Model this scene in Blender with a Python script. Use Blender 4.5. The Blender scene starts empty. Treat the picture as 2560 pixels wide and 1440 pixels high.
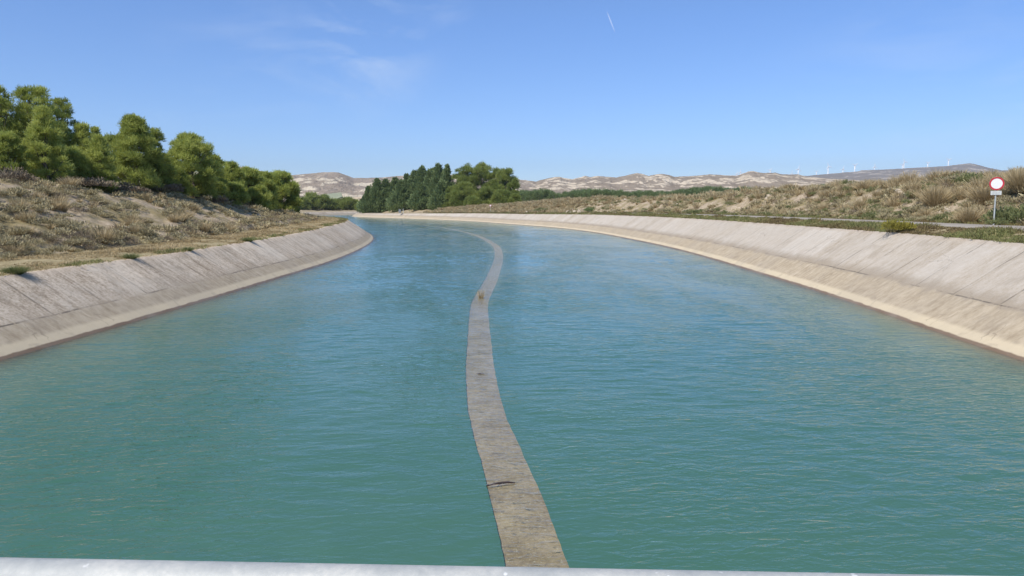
import bpy, math, random
import numpy as np
R = math.radians
SC = bpy.context.scene
COL = SC.collection

# ------------------------------------------------------------------ camera
CAMH = 5.0
cd = bpy.data.cameras.new('camera'); cam = bpy.data.objects.new('camera', cd); COL.objects.link(cam)
cam.location = (0, 0, CAMH); cam.rotation_euler = (R(90 - 6.218), 0, 0)
cd.sensor_width = 36.0; cd.lens = 36.0 * 1845 / 2560; cd.clip_start = 0.05; cd.clip_end = 60000
SC.camera = cam

# ------------------------------------------------------------------ world, sun, exposure
SUN_AZ = R(-143)      # bearing of the sun from +Y, clockwise: left and a little behind the camera
SUN_EL = R(50)
w = bpy.data.worlds.new('World'); SC.world = w; w.use_nodes = True
nt = w.node_tree; nt.nodes.clear()
def N(t, typ, **kw):
    n = t.nodes.new(typ)
    for k, v in kw.items(): setattr(n, k, v)
    return n
sky = N(nt, 'ShaderNodeTexSky', sky_type='NISHITA', sun_disc=False)
sky.sun_elevation = SUN_EL; sky.sun_rotation = SUN_AZ; sky.air_density = 0.8; sky.dust_density = 0.15; sky.ozone_density = 3.0; sky.altitude = 300
bg = N(nt, 'ShaderNodeBackground'); bg.inputs['Strength'].default_value = 0.15
wo = N(nt, 'ShaderNodeOutputWorld')
tc = N(nt, 'ShaderNodeTexCoord')
# thin cirrus: streaky noise limited to two parts of the sky
def dirvec(px, py):
    p = R(6.218); dx = (px-1280)/1845; dy = (720-py)/1845
    v = np.array([dx, math.cos(p)+dy*math.sin(p), -math.sin(p)+dy*math.cos(p)]); return v/np.linalg.norm(v)
mp = N(nt, 'ShaderNodeMapping'); mp.inputs['Rotation'].default_value = (0, R(-17), 0); mp.inputs['Scale'].default_value = (3.6, 3, 13); mp.inputs['Location'].default_value = (.9, 0, .75)
nz = N(nt, 'ShaderNodeTexNoise'); nz.inputs['Scale'].default_value = 1.6; nz.inputs['Detail'].default_value = 7; nz.inputs['Roughness'].default_value = .62; nz.inputs['Distortion'].default_value = .5
nt.links.new(tc.outputs['Generated'], mp.inputs['Vector']); nt.links.new(mp.outputs[0], nz.inputs['Vector'])
def blob(px, py, r, amt):
    d = dirvec(px, py)
    dist = N(nt, 'ShaderNodeVectorMath', operation='DISTANCE'); dist.inputs[1].default_value = d
    nt.links.new(tc.outputs['Generated'], dist.inputs[0])
    mr = N(nt, 'ShaderNodeMapRange', interpolation_type='SMOOTHSTEP'); mr.inputs['From Min'].default_value = r; mr.inputs['From Max'].default_value = r*.1
    mr.inputs['To Min'].default_value = 0; mr.inputs['To Max'].default_value = amt
    nt.links.new(dist.outputs['Value'], mr.inputs['Value']); return mr.outputs[0]
bl = [blob(910, 100, .12, .5), blob(660, 150, .12, .22), blob(850, 14, .05, .12), blob(1110, 18, .05, .22), blob(540, 215, .12, .16), blob(2450, 320, .3, .2)]
acc = bl[0]
for b in bl[1:]:
    m = N(nt, 'ShaderNodeMath', operation='MAXIMUM'); nt.links.new(acc, m.inputs[0]); nt.links.new(b, m.inputs[1]); acc = m.outputs[0]
cr = N(nt, 'ShaderNodeMapRange'); cr.inputs['From Min'].default_value = .46; cr.inputs['From Max'].default_value = .8
nt.links.new(nz.outputs['Fac'], cr.inputs['Value'])
mu = N(nt, 'ShaderNodeMath', operation='MULTIPLY'); nt.links.new(acc, mu.inputs[0]); nt.links.new(cr.outputs[0], mu.inputs[1])
grade = N(nt, 'ShaderNodeMix', data_type='RGBA', blend_type='MULTIPLY'); grade.inputs['Factor'].default_value = 1; grade.inputs[7].default_value = (.90, 1.03, 1.12, 1)
nt.links.new(sky.outputs[0], grade.inputs[6])
sz = N(nt, 'ShaderNodeSeparateXYZ'); nt.links.new(tc.outputs['Generated'], sz.inputs[0])
gr = N(nt, 'ShaderNodeValToRGB'); ge = gr.color_ramp.elements   # camera white balance against height above the horizon
while len(ge) < 4: ge.new(.5)
for q, (p_, c_) in zip(ge, [(0, (.65, .69, .82, 1)), (.12, (.66, .765, .94, 1)), (.235, (.68, .82, 1.03, 1)), (.7, (.95, 1, 1, 1))]): q.position = p_; q.color = c_
nt.links.new(sz.outputs[2], gr.inputs[0]); nt.links.new(gr.outputs[0], grade.inputs[7])
mix = N(nt, 'ShaderNodeMix', data_type='RGBA'); mix.inputs[7].default_value = (4.6, 5.2, 6.0, 1)
nt.links.new(mu.outputs[0], mix.inputs['Factor']); nt.links.new(grade.outputs[2], mix.inputs[6])
nt.links.new(mix.outputs[2], bg.inputs['Color']); nt.links.new(bg.outputs[0], wo.inputs['Surface'])
sd = bpy.data.lights.new('sun', 'SUN'); sun = bpy.data.objects.new('sun', sd); COL.objects.link(sun)
sd.energy = 4.2; sd.angle = R(.53); sd.color = (1, .94, .85)
sun.rotation_euler = (R(90) - SUN_EL, 0, R(180) - SUN_AZ)
SC.view_settings.view_transform = 'Standard'; SC.view_settings.look = 'None'; SC.view_settings.gamma = 1; SC.view_settings.exposure = 0.2
SC.cycles.max_bounces = 6; SC.cycles.diffuse_bounces = 3; SC.cycles.glossy_bounces = 2; SC.cycles.transparent_max_bounces = 12
SC.cycles.caustics_reflective = False; SC.cycles.caustics_refractive = False

# ------------------------------------------------------------------ helpers
rng = np.random.default_rng(7)
def lin(r, g, b):
    f = lambda c: (c/255/12.92 if c/255 <= .04045 else ((c/255+.055)/1.055)**2.4)
    return (f(r), f(g), f(b), 1)
def link(name, data, parent=None, loc=None):
    o = bpy.data.objects.new(name, data); COL.objects.link(o)
    if parent: o.parent = parent
    if loc is not None: o.location = loc
    return o
def tag(o, label=None, cat=None, group=None, kind=None):
    for k, v in (('label', label), ('category', cat), ('group', group), ('kind', kind)):
        if v: o[k] = v
    return o
def mesh(name, V, F, mat=None, uv=None, attrs=None, smooth=False):
    """V Nx3, F Mx4 or Mx3 int array"""
    V = np.asarray(V, np.float32); F = np.asarray(F, np.int32); k = F.shape[1]
    me = bpy.data.meshes.new(name)
    me.vertices.add(len(V)); me.vertices.foreach_set('co', V.ravel())
    me.loops.add(F.size); me.loops.foreach_set('vertex_index', F.ravel())
    me.polygons.add(len(F)); me.polygons.foreach_set('loop_start', np.arange(len(F), dtype=np.int32)*k)
    me.polygons.foreach_set('use_smooth', np.full(len(F), bool(smooth)))
    if uv is not None:
        l = me.uv_layers.new(name='UVMap'); l.data.foreach_set('uv', np.asarray(uv, np.float32)[F.ravel()].ravel())
    for an, (dom, val) in (attrs or {}).items():
        a = me.attributes.new(an, 'FLOAT', dom); a.data.foreach_set('value', np.asarray(val, np.float32))
    if mat: me.materials.append(mat)
    me.update(); me.validate()
    return me
def grid_faces(nu, nv):
    i = np.arange(nu-1)[:, None]*nv + np.arange(nv-1)[None]
    return np.stack([i, i+1, i+nv+1, i+nv], -1).reshape(-1, 4)
def catmull(P, step):
    P = np.asarray(P, float); out = []
    Q = np.vstack([2*P[0]-P[1], P, 2*P[-1]-P[-2]])
    for i in range(1, len(Q)-2):
        p0, p1, p2, p3 = Q[i-1:i+3]
        # centripetal
        t0 = 0; t1 = t0+np.linalg.norm(p1-p0)**.5; t2 = t1+np.linalg.norm(p2-p1)**.5; t3 = t2+np.linalg.norm(p3-p2)**.5
        t = np.linspace(t1, t2, 40, endpoint=False)[:, None]
        A1 = (t1-t)/(t1-t0)*p0+(t-t0)/(t1-t0)*p1; A2 = (t2-t)/(t2-t1)*p1+(t-t1)/(t2-t1)*p2; A3 = (t3-t)/(t3-t2)*p2+(t-t2)/(t3-t2)*p3
        B1 = (t2-t)/(t2-t0)*A1+(t-t0)/(t2-t0)*A2; B2 = (t3-t)/(t3-t1)*A2+(t-t1)/(t3-t1)*A3
        out.append((t2-t)/(t2-t1)*B1+(t-t1)/(t2-t1)*B2)
    C = np.vstack(out+[P[-1:]])
    s = np.r_[0, np.cumsum(np.linalg.norm(np.diff(C, axis=0), axis=1))]
    n = max(2, int(s[-1]/step)); ss = np.linspace(0, s[-1], n+1)
    return np.c_[np.interp(ss, s, C[:, 0]), np.interp(ss, s, C[:, 1])]
def tangents(P):
    T = np.gradient(P, axis=0); return T/np.linalg.norm(T, axis=1)[:, None]
def tube(pts, rad, nseg=8, cap=True):
    pts = np.asarray(pts, float); rad = np.broadcast_to(rad, (len(pts),)); V = []; 
    T = np.gradient(pts, axis=0); T /= np.linalg.norm(T, axis=1)[:, None]+1e-9
    for p, t, r in zip(pts, T, rad):
        a = np.array([1, 0, 0]) if abs(t[0]) < .9 else np.array([0, 1, 0])
        u = np.cross(t, a); u /= np.linalg.norm(u); v = np.cross(t, u)
        an = np.arange(nseg)*2*math.pi/nseg
        V.append(p+r*(np.cos(an)[:, None]*u+np.sin(an)[:, None]*v))
    V = np.vstack(V); F = []
    for i in range(len(pts)-1):
        for j in range(nseg):
            F.append((i*nseg+j, i*nseg+(j+1) % nseg, (i+1)*nseg+(j+1) % nseg, (i+1)*nseg+j))
    if cap:
        for base in (0, (len(pts)-1)*nseg):
            c = len(V); V = np.vstack([V, V[base:base+nseg].mean(0)])
            for j in range(0, nseg, 2): F.append((base+j, base+(j+1) % nseg, base+(j+2) % nseg, c))
    return V, np.array(F)
def merge(parts):
    V = []; F = []; n = 0
    for v, f in parts: V.append(v); F.append(np.asarray(f)+n); n += len(v)
    return np.vstack(V), np.vstack(F)
def box(x0, x1, y0, y1, z0, z1):
    V = np.array([(x, y, z) for x in (x0, x1) for y in (y0, y1) for z in (z0, z1)], float)
    return V, np.array([(0, 1, 3, 2), (4, 6, 7, 5), (0, 4, 5, 1), (2, 3, 7, 6), (0, 2, 6, 4), (1, 5, 7, 3)])

# cheap smooth value noise
class VN:
    def __init__(s, seed): s.g = np.random.default_rng(seed).random((256, 256))
    def n(s, x, y):
        xi = np.floor(x).astype(int); yi = np.floor(y).astype(int); fx = x-xi; fy = y-yi
        fx = fx*fx*(3-2*fx); fy = fy*fy*(3-2*fy); g = s.g
        a = g[xi & 255, yi & 255]; b = g[(xi+1) & 255, yi & 255]; c = g[xi & 255, (yi+1) & 255]; d = g[(xi+1) & 255, (yi+1) & 255]
        return (a*(1-fx)+b*fx)*(1-fy)+(c*(1-fx)+d*fx)*fy
    def fbm(s, x, y, o=4, gain=.5):
        t = 0; a = 1; tot = 0
        for i in range(o): t = t+a*s.n(x*2**i+i*17.3, y*2**i+i*9.1); tot += a; a *= gain
        return t/tot
    def ridged(s, x, y, o=4):
        t = 0; a = 1; tot = 0
        for i in range(o): t = t+a*(1-abs(2*s.n(x*2**i+i*17.3, y*2**i+i*9.1)-1)); tot += a; a *= .5
        return t/tot
vn = VN(3)
def sstep(a, b, x): t = np.clip((x-a)/(b-a), 0, 1); return t*t*(3-2*t)

# ------------------------------------------------------------------ materials
def newmat(name):
    m = bpy.data.materials.new(name); m.use_nodes = True; t = m.node_tree; b = t.nodes['Principled BSDF']; return m, t, b
def ramp(t, fac, stops, interp='LINEAR'):
    r = N(t, 'ShaderNodeValToRGB'); r.color_ramp.interpolation = interp; e = r.color_ramp.elements
    while len(e) < len(stops): e.new(.5)
    for q, (p, c) in zip(e, stops): q.position = p; q.color = c if len(c) == 4 else (*c, 1)
    t.links.new(fac, r.inputs[0]); return r.outputs[0]
def noise(t, vec, scale, detail=4, rough=.55, dist=0, sc3=None):
    if sc3:
        m = N(t, 'ShaderNodeMapping'); m.inputs['Scale'].default_value = sc3; t.links.new(vec, m.inputs['Vector']); vec = m.outputs[0]
    n = N(t, 'ShaderNodeTexNoise'); n.inputs['Scale'].default_value = scale; n.inputs['Detail'].default_value = detail; n.inputs['Roughness'].default_value = rough; n.inputs['Distortion'].default_value = dist
    t.links.new(vec, n.inputs['Vector']); return n.outputs['Fac']
def mixc(t, fac, a, b, blend='MIX'):
    m = N(t, 'ShaderNodeMix', data_type='RGBA', blend_type=blend)
    for s, v in ((m.inputs['Factor'], fac), (m.inputs[6], a), (m.inputs[7], b)):
        if hasattr(v, 'is_linked') or hasattr(v, 'links'): t.links.new(v, s)
        else: s.default_value = v
    return m.outputs[2]
def math_(t, op, a, b=None, c=None, clamp=False):
    m = N(t, 'ShaderNodeMath', operation=op, use_clamp=clamp)
    for s, v in zip(m.inputs, (a, b, c)):
        if v is None: continue
        if isinstance(v, (int, float)): s.default_value = v
        else: t.links.new(v, s)
    return m.outputs[0]
def maprange(t, v, a, b, c=0, d=1, smooth=True):
    m = N(t, 'ShaderNodeMapRange', interpolation_type='SMOOTHSTEP' if smooth else 'LINEAR')
    m.inputs['From Min'].default_value = a; m.inputs['From Max'].default_value = b; m.inputs['To Min'].default_value = c; m.inputs['To Max'].default_value = d
    t.links.new(v, m.inputs['Value']); return m.outputs[0]
def bump(t, b, h, strength, dist):
    n = N(t, 'ShaderNodeBump'); n.inputs['Strength'].default_value = strength; n.inputs['Distance'].default_value = dist
    t.links.new(h, n.inputs['Height']); t.links.new(n.outputs[0], b.inputs['Normal']); return n
def pos(t): return N(t, 'ShaderNodeNewGeometry').outputs['Position']
def attr(t, n): return N(t, 'ShaderNodeAttribute', attribute_name=n).outputs['Fac']

def leaf_mat(name, stops, transl=.3, rough=.6):
    m, t, b = newmat(name)
    c = ramp(t, attr(t, 'tint'), stops)
    t.links.new(c, b.inputs['Base Color']); b.inputs['Roughness'].default_value = rough; b.inputs['Specular IOR Level'].default_value = .25
    tr = N(t, 'ShaderNodeBsdfTranslucent'); t.links.new(c, tr.inputs['Color'])
    mx = N(t, 'ShaderNodeMixShader'); mx.inputs[0].default_value = transl
    o = t.nodes['Material Output']; t.links.new(b.outputs[0], mx.inputs[1]); t.links.new(tr.outputs[0], mx.inputs[2]); t.links.new(mx.outputs[0], o.inputs['Surface'])
    return m
M = {}
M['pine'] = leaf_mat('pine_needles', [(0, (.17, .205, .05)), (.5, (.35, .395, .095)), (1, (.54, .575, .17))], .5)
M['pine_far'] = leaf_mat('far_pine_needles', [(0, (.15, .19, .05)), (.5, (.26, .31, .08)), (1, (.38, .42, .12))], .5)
M['cypress'] = leaf_mat('cypress_foliage', [(0, (.12, .16, .065)), (.5, (.19, .25, .10)), (1, (.28, .34, .14))], .45)
M['dead'] = leaf_mat('dead_twigs', [(0, (.09, .07, .05)), (.5, (.19, .15, .105)), (1, (.32, .265, .19))], .1, .9)
M['scrub'] = leaf_mat('scrub_leaves', [(0, (.18, .14, .08)), (.35, (.31, .26, .15)), (.7, (.42, .37, .22)), (1, (.57, .50, .32))], .25, .9)
M['straw'] = leaf_mat('dry_straw', [(0, (.24, .175, .09)), (.5, (.43, .335, .185)), (1, (.64, .53, .33))], .25, .8)
M['green_bush'] = leaf_mat('green_bush_leaves', [(0, (.10, .12, .045)), (.5, (.19, .21, .085)), (1, (.31, .32, .15))], .3, .7)
M['yellow_bush'] = leaf_mat('yellow_bush_leaves', [(0, (.14, .13, .03)), (.5, (.28, .25, .05)), (1, (.45, .38, .08))], .3, .7)
M['verge'] = leaf_mat('verge_grass_blades', [(0, (.15, .11, .055)), (.3, (.24, .19, .09)), (.55, (.22, .215, .085)), (.75, (.20, .225, .08)), (1, (.42, .34, .17))], .25, .8)
def bark():
    m, t, b = newmat('bark'); p = pos(t)
    t.links.new(ramp(t, noise(t, p, 6, 5, .6, 0, (1, 1, .3)), [(.3, (.07, .055, .04)), (.7, (.22, .18, .14))]), b.inputs['Base Color']); b.inputs['Roughness'].default_value = .9
    return m
M['bark'] = bark()

def ground_mat():
    m, t, b = newmat('dry_earth'); p = pos(t)
    n1 = noise(t, p, .35, 5, .6); n2 = noise(t, p, 3.0, 6, .65); n3 = noise(t, p, 14, 4, .7)
    earth = ramp(t, n2, [(.3, (.25, .19, .13)), (.5, (.40, .32, .225)), (.7, (.55, .46, .34))])
    straw = ramp(t, n3, [(.3, (.20, .16, .085)), (.7, (.34, .28, .15))])
    near = mixc(t, maprange(t, n1, .42, .6), earth, straw)
    # grazed track beside the left bank and trodden strips: pale straw grass
    tk = attr(t, 'track')
    tg = ramp(t, math_(t, 'ADD', math_(t, 'MULTIPLY', n3, .5), math_(t, 'MULTIPLY', n2, .5)), [(.36, (.20, .165, .085)), (.5, (.34, .28, .16)), (.64, (.50, .42, .27))])
    near = mixc(t, tk, near, tg)
    far1 = noise(t, p, .012, 5, .6); vor = N(t, 'ShaderNodeTexVoronoi'); vor.inputs['Scale'].default_value = .004; t.links.new(p, vor.inputs['Vector'])
    fc = ramp(t, vor.outputs['Color'], [(.2, (.16, .14, .075)), (.5, (.26, .22, .13)), (.8, (.20, .20, .12))])
    fc = mixc(t, .5, fc, ramp(t, far1, [(.35, (.15, .13, .08)), (.65, (.30, .25, .165))]))
    c = mixc(t, attr(t, 'far'), near, fc); c = mixc(t, attr(t, 'bed'), c, (.05, .10, .07, 1))
    t.links.new(c, b.inputs['Base Color']); b.inputs['Roughness'].default_value = .95; b.inputs['Specular IOR Level'].default_value = .1
    bump(t, b, math_(t, 'ADD', n2, math_(t, 'MULTIPLY', n3, .4)), .8, .12)
    return m
M['ground'] = ground_mat()

def concrete_mat(name, side):
    """UV: u = metres along the canal, v = metres up the slope from the waterline"""
    m, t, b = newmat(name); uv = N(t, 'ShaderNodeUVMap').outputs[0]
    sep = N(t, 'ShaderNodeSeparateXYZ'); t.links.new(uv, sep.inputs[0]); u, v = sep.outputs[0], sep.outputs[1]
    vmax = attr(t, 'vmax')
    # panels
    wob = noise(t, uv, .5, 2)
    un = math_(t, 'ADD', math_(t, 'DIVIDE', u, 3.6), math_(t, 'MULTIPLY', wob, .05))
    pid = math_(t, 'FLOOR', un)
    row = math_(t, 'GREATER_THAN', v, 2.25 if side == 'R' else 1.5)
    comb = N(t, 'ShaderNodeCombineXYZ'); t.links.new(pid, comb.inputs[0]); t.links.new(row, comb.inputs[1])
    wn = N(t, 'ShaderNodeTexWhiteNoise', noise_dimensions='2D'); t.links.new(comb.outputs[0], wn.inputs['Vector'])
    fr = math_(t, 'FRACT', un)
    joint = math_(t, 'LESS_THAN', math_(t, 'ABSOLUTE', math_(t, 'SUBTRACT', fr, .5)), .014)
    streak = noise(t, uv, 1.0, 7, .68, .3, (1.9, .2, 1))         # runs down the slope
    streak2 = noise(t, uv, 1.0, 6, .7, .6, (7, .9, 1))
    speck = noise(t, uv, 9, 6, .75)
    speck2 = noise(t, uv, 2.2, 6, .72, .2, (1.5, .75, 1))
    big = noise(t, uv, .22, 3, .6)
    if side == 'R':
        stops = [(.33, (.31, .25, .18)), (.43, (.44, .375, .295)), (.52, (.515, .455, .38)), (.66, (.60, .55, .48))]
    else:
        stops = [(.38, (.25, .19, .13)), (.46, (.48, .385, .28)), (.53, (.68, .57, .44)), (.64, (.84, .74, .59))]
    f = math_(t, 'ADD', math_(t, 'MULTIPLY', streak, .30), math_(t, 'MULTIPLY', streak2, .20))
    f = math_(t, 'ADD', f, math_(t, 'ADD', math_(t, 'MULTIPLY', speck2, .3), math_(t, 'MULTIPLY', big, .2)))
    f = math_(t, 'ADD', f, math_(t, 'MULTIPLY', math_(t, 'SUBTRACT', wn.outputs['Value'], .5), .10 if side == 'R' else .07))
    f = math_(t, 'ADD', f, math_(t, 'MULTIPLY', math_(t, 'SUBTRACT', speck, .5), .30 if side == 'R' else .42))
    up = ramp(t, f, stops)
    # lower lining: silted, beige, smoother
    f2 = math_(t, 'ADD', math_(t, 'MULTIPLY', speck2, .6), math_(t, 'MULTIPLY', streak, .4))
    lo = ramp(t, f2, [(.36, (.30, .235, .155)), (.5, (.435, .355, .25)), (.64, (.55, .46, .335))])
    lj = 2.25 if side == 'R' else 1.5
    vw = math_(t, 'ADD', v, math_(t, 'MULTIPLY', math_(t, 'SUBTRACT', noise(t, uv, .9, 5, .7, 0, (1, .7, 1)), .5), 1.3))
    c = mixc(t, maprange(t, vw, lj-.25, lj+.25), lo, up)
    # dirty brown band above the joint
    bd = math_(t, 'MULTIPLY', maprange(t, vw, lj-.3, lj+.05), maprange(t, vw, lj+.9, lj+.1))
    c = mixc(t, math_(t, 'MULTIPLY', bd, .75 if side == 'R' else .3), c, mixc(t, speck, (.24, .19, .13, 1), (.40, .33, .25, 1)))
    # bright clean band just above the water, dark wet edge at the water
    ve = math_(t, 'ADD', v, math_(t, 'MULTIPLY', math_(t, 'SUBTRACT', noise(t, uv, 1.2, 4, .6), .5), .16))
    br = math_(t, 'MULTIPLY', maprange(t, ve, .75, .50), .85)
    c = mixc(t, br, c, (.62, .52, .36, 1))
    wet = maprange(t, ve, .20, .12)
    c = mixc(t, wet, c, (.20, .135, .08, 1))
    hj = math_(t, 'LESS_THAN', math_(t, 'ABSOLUTE', math_(t, 'SUBTRACT', math_(t, 'ADD', v, math_(t, 'MULTIPLY', wob, .12)), lj+.06)), .04)
    brk = maprange(t, noise(t, uv, .35, 3), .42, .52)
    jj = math_(t, 'MAXIMUM', math_(t, 'MULTIPLY', joint, math_(t, 'MULTIPLY', row, .9)), math_(t, 'MULTIPLY', hj, brk))
    jd = math_(t, 'MULTIPLY', math_(t, 'MULTIPLY', jj, maprange(t, speck2, .40, .50)), maprange(t, noise(t, uv, .33, 3, .6, 0, (1, 1.6, 1)), .42, .56, .15, 1))
    c = mixc(t, math_(t, 'MULTIPLY', jd, .75), c, (.10, .085, .065, 1))
    ck = N(t, 'ShaderNodeTexVoronoi', feature='DISTANCE_TO_EDGE'); ck.inputs['Scale'].default_value = .42
    wv = N(t, 'ShaderNodeVectorMath', operation='ADD'); t.links.new(uv, wv.inputs[0]); nv = N(t, 'ShaderNodeTexNoise'); nv.inputs['Scale'].default_value = 1.3; nv.inputs['Detail'].default_value = 5; t.links.new(uv, nv.inputs['Vector']); t.links.new(nv.outputs['Color'], wv.inputs[1]); t.links.new(wv.outputs[0], ck.inputs['Vector'])
    crk = math_(t, 'MULTIPLY', math_(t, 'LESS_THAN', ck.outputs['Distance'], .008), maprange(t, noise(t, uv, .25, 3), .50, .58))
    c = mixc(t, math_(t, 'MULTIPLY', crk, .35), c, (.14, .11, .08, 1))
    patchy = maprange(t, noise(t, uv, .55, 5, .62, .7), .56, .64); c = mixc(t, math_(t, 'MULTIPLY', patchy, .30), c, (.30, .25, .19, 1))
    # gravelly chipped top edge
    te = maprange(t, math_(t, 'SUBTRACT', vmax, v), .45, .1)
    c = mixc(t, math_(t, 'MULTIPLY', te, .5), c, mixc(t, speck, (.30, .24, .17, 1), (.62, .52, .42, 1)))
    c = mixc(t, math_(t, 'MULTIPLY', maprange(t, big, .4, .62), .22), c, (.36, .31, .25, 1))
    t.links.new(c, b.inputs['Base Color'])
    t.links.new(maprange(t, ve, .1, .25, .45, .92), b.inputs['Roughness']); b.inputs['Specular IOR Level'].default_value = .25
    h = math_(t, 'SUBTRACT', math_(t, 'ADD', math_(t, 'MULTIPLY', speck, .5), math_(t, 'MULTIPLY', streak2, .5)), jj)
    bump(t, b, h, .7, .03)
    return m
M['conR'] = concrete_mat('pale_concrete_lining', 'R'); M['conL'] = concrete_mat('weathered_concrete_lining', 'L')

def wall_mat():
    m, t, b = newmat('submerged_wall_concrete'); uv = N(t, 'ShaderNodeUVMap').outputs[0]
    a = noise(t, uv, 9, 7, .75); d = noise(t, uv, 1.4, 5, .65, .5); e = noise(t, uv, 5, 5, .7, .8, (.35, 2.6, 1))
    c = ramp(t, math_(t, 'ADD', math_(t, 'MULTIPLY', a, .55), math_(t, 'MULTIPLY', d, .45)), [(.36, (.32, .215, .13)), (.5, (.52, .375, .24)), (.64, (.74, .56, .38))])
    sep = N(t, 'ShaderNodeSeparateXYZ'); t.links.new(uv, sep.inputs[0])
    fl = maprange(t, noise(t, uv, 17, 3, .6, .6, (1, 1.5, 1)), .60, .67); c = mixc(t, math_(t, 'MULTIPLY', fl, .6), c, (.88, .80, .66, 1)); dk = maprange(t, noise(t, uv, 12, 4, .65, .5), .42, .34); c = mixc(t, math_(t, 'MULTIPLY', dk, .55), c, (.16, .12, .09, 1))
    # yellow rippling lines and algae on the nearest stretch
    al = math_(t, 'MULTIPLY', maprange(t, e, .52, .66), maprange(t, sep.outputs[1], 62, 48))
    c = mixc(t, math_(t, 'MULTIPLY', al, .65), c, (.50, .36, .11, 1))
    t.links.new(c, b.inputs['Base Color']); b.inputs['Roughness'].default_value = .8
    bump(t, b, a, .7, .03); return m
M['wall'] = wall_mat()

def water_mat():
    m, t, b = newmat('canal_water'); t.nodes.remove(b); o = t.nodes['Material Output']
    uv = N(t, 'ShaderNodeUVMap').outputs[0]                      # x across, y along, metres
    depth = attr(t, 'depth')
    op = math_(t, 'SUBTRACT', 1, math_(t, 'POWER', 2.718, math_(t, 'MULTIPLY', depth, -1.9)))
    body = N(t, 'ShaderNodeBsdfDiffuse')
    big = noise(t, uv, .06, 4, .6, .6)
    t.links.new(ramp(t, big, [(.3, (.045, .128, .086)), (.7, (.066, .152, .110))]), body.inputs['Color'])
    tr = N(t, 'ShaderNodeBsdfTransparent'); tr.inputs['Color'].default_value = (.86, .9, .88, 1)
    mb = N(t, 'ShaderNodeMixShader'); t.links.new(op, mb.inputs[0]); t.links.new(tr.outputs[0], mb.inputs[1]); t.links.new(body.outputs[0], mb.inputs[2])
    gl = N(t, 'ShaderNodeBsdfGlossy'); gl.inputs['Roughness'].default_value = .07; gl.inputs['Color'].default_value = (.90, .98, 1, 1)
    # ripples
    w1 = noise(t, uv, 1.0, 3, .55, .9, (.7, 1.7, 1)); w2 = noise(t, uv, 1.0, 3, .6, .6, (1.9, 4.6, 1)); w3 = noise(t, uv, 1.0, 2, .5, .3, (5, 9, 1))
    w0 = noise(t, uv, 1.0, 3, .5, .6, (.09, .22, 1))
    patch = maprange(t, noise(t, uv, 1.0, 5, .62, 1.2, (.10, .05, 1)), .38, .62, .45, 1.15)
    sharp = math_(t, 'SUBTRACT', 1, math_(t, 'ABSOLUTE', math_(t, 'MULTIPLY', math_(t, 'SUBTRACT', w1, .5), 3.2)))
    h = math_(t, 'ADD', math_(t, 'MULTIPLY', sharp, .04), math_(t, 'MULTIPLY', w2, .42))
    h = math_(t, 'ADD', h, math_(t, 'MULTIPLY', w3, .10))
    h = math_(t, 'MULTIPLY', h, patch)
    h = math_(t, 'ADD', h, math_(t, 'MULTIPLY', w0, .0))
    bp = N(t, 'ShaderNodeBump'); bp.inputs['Strength'].default_value = 1.0; bp.inputs['Distance'].default_value = .11; t.links.new(h, bp.inputs['Height'])
    t.links.new(bp.outputs[0], gl.inputs['Normal'])
    fr = N(t, 'ShaderNodeFresnel'); fr.inputs['IOR'].default_value = 1.333; t.links.new(bp.outputs[0], fr.inputs['Normal'])
    mx = N(t, 'ShaderNodeMixShader'); t.links.new(fr.outputs[0], mx.inputs[0]); t.links.new(mb.outputs[0], mx.inputs[1]); t.links.new(gl.outputs[0], mx.inputs[2])
    t.links.new(mx.outputs[0], o.inputs['Surface']); return m
M['water'] = water_mat()

def road_mat():
    m, t, b = newmat('worn_asphalt'); p = pos(t)
    t.links.new(ramp(t, math_(t, 'ADD', math_(t, 'MULTIPLY', noise(t, p, .4, 4), .6), math_(t, 'MULTIPLY', noise(t, p, 12, 5, .7), .4)), [(.35, (.26, .225, .18)), (.65, (.38, .335, .275))]), b.inputs['Base Color'])
    b.inputs['Roughness'].default_value = .9; return m
M['road'] = road_mat()
def rail_mat():
    m, t, b = newmat('galvanised_steel'); p = pos(t)
    f = math_(t, 'ADD', math_(t, 'MULTIPLY', noise(t, p, 9, 5, .65), .6), math_(t, 'MULTIPLY', noise(t, p, 60, 5, .7), .4))
    c = ramp(t, f, [(.36, (.34, .355, .35)), (.5, (.41, .42, .405)), (.64, (.52, .515, .48))])
    c = mixc(t, maprange(t, noise(t, p, 22, 3, .5), .66, .72), c, (.80, .80, .78, 1))
    t.links.new(c, b.inputs['Base Color']); b.inputs['Metallic'].default_value = .12; b.inputs['Roughness'].default_value = .62
    bump(t, b, noise(t, p, 70, 4), .15, .002); return m
M['rail'] = rail_mat()
def flat(name, c, rough=.6, metal=0, nscale=8, var=.12):
    m, t, b = newmat(name); p = pos(t); n = noise(t, p, nscale, 4, .6)
    c2 = tuple(x*(1-var*2) for x in c[:3])
    t.links.new(ramp(t, n, [(.35, c2), (.65, tuple(c[:3]))]), b.inputs['Base Color']); b.inputs['Roughness'].default_value = rough; b.inputs['Metallic'].default_value = metal; return m
M['white'] = flat('white_enamel', (.80, .80, .78), .4, 0, 8, .03); M['red'] = flat('red_enamel', (.55, .03, .05), .4); M['post'] = flat('grey_post', (.48, .51, .50), .5)
M['plate'] = flat('pale_plate', (.62, .64, .62), .5); M['ink'] = flat('dark_lettering', (.12, .12, .12), .6); M['slab'] = flat('bridge_concrete', (.42, .40, .36), .9, 0, 2)
M['turbine'] = flat('turbine_white', (.95, .95, .95), .5, 0, 1, .02); M['wood'] = flat('wet_dark_wood', (.05, .035, .035), .5); M['rock'] = flat('pale_rock', (.52, .44, .33), .95, 0, 5, .2)
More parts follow.
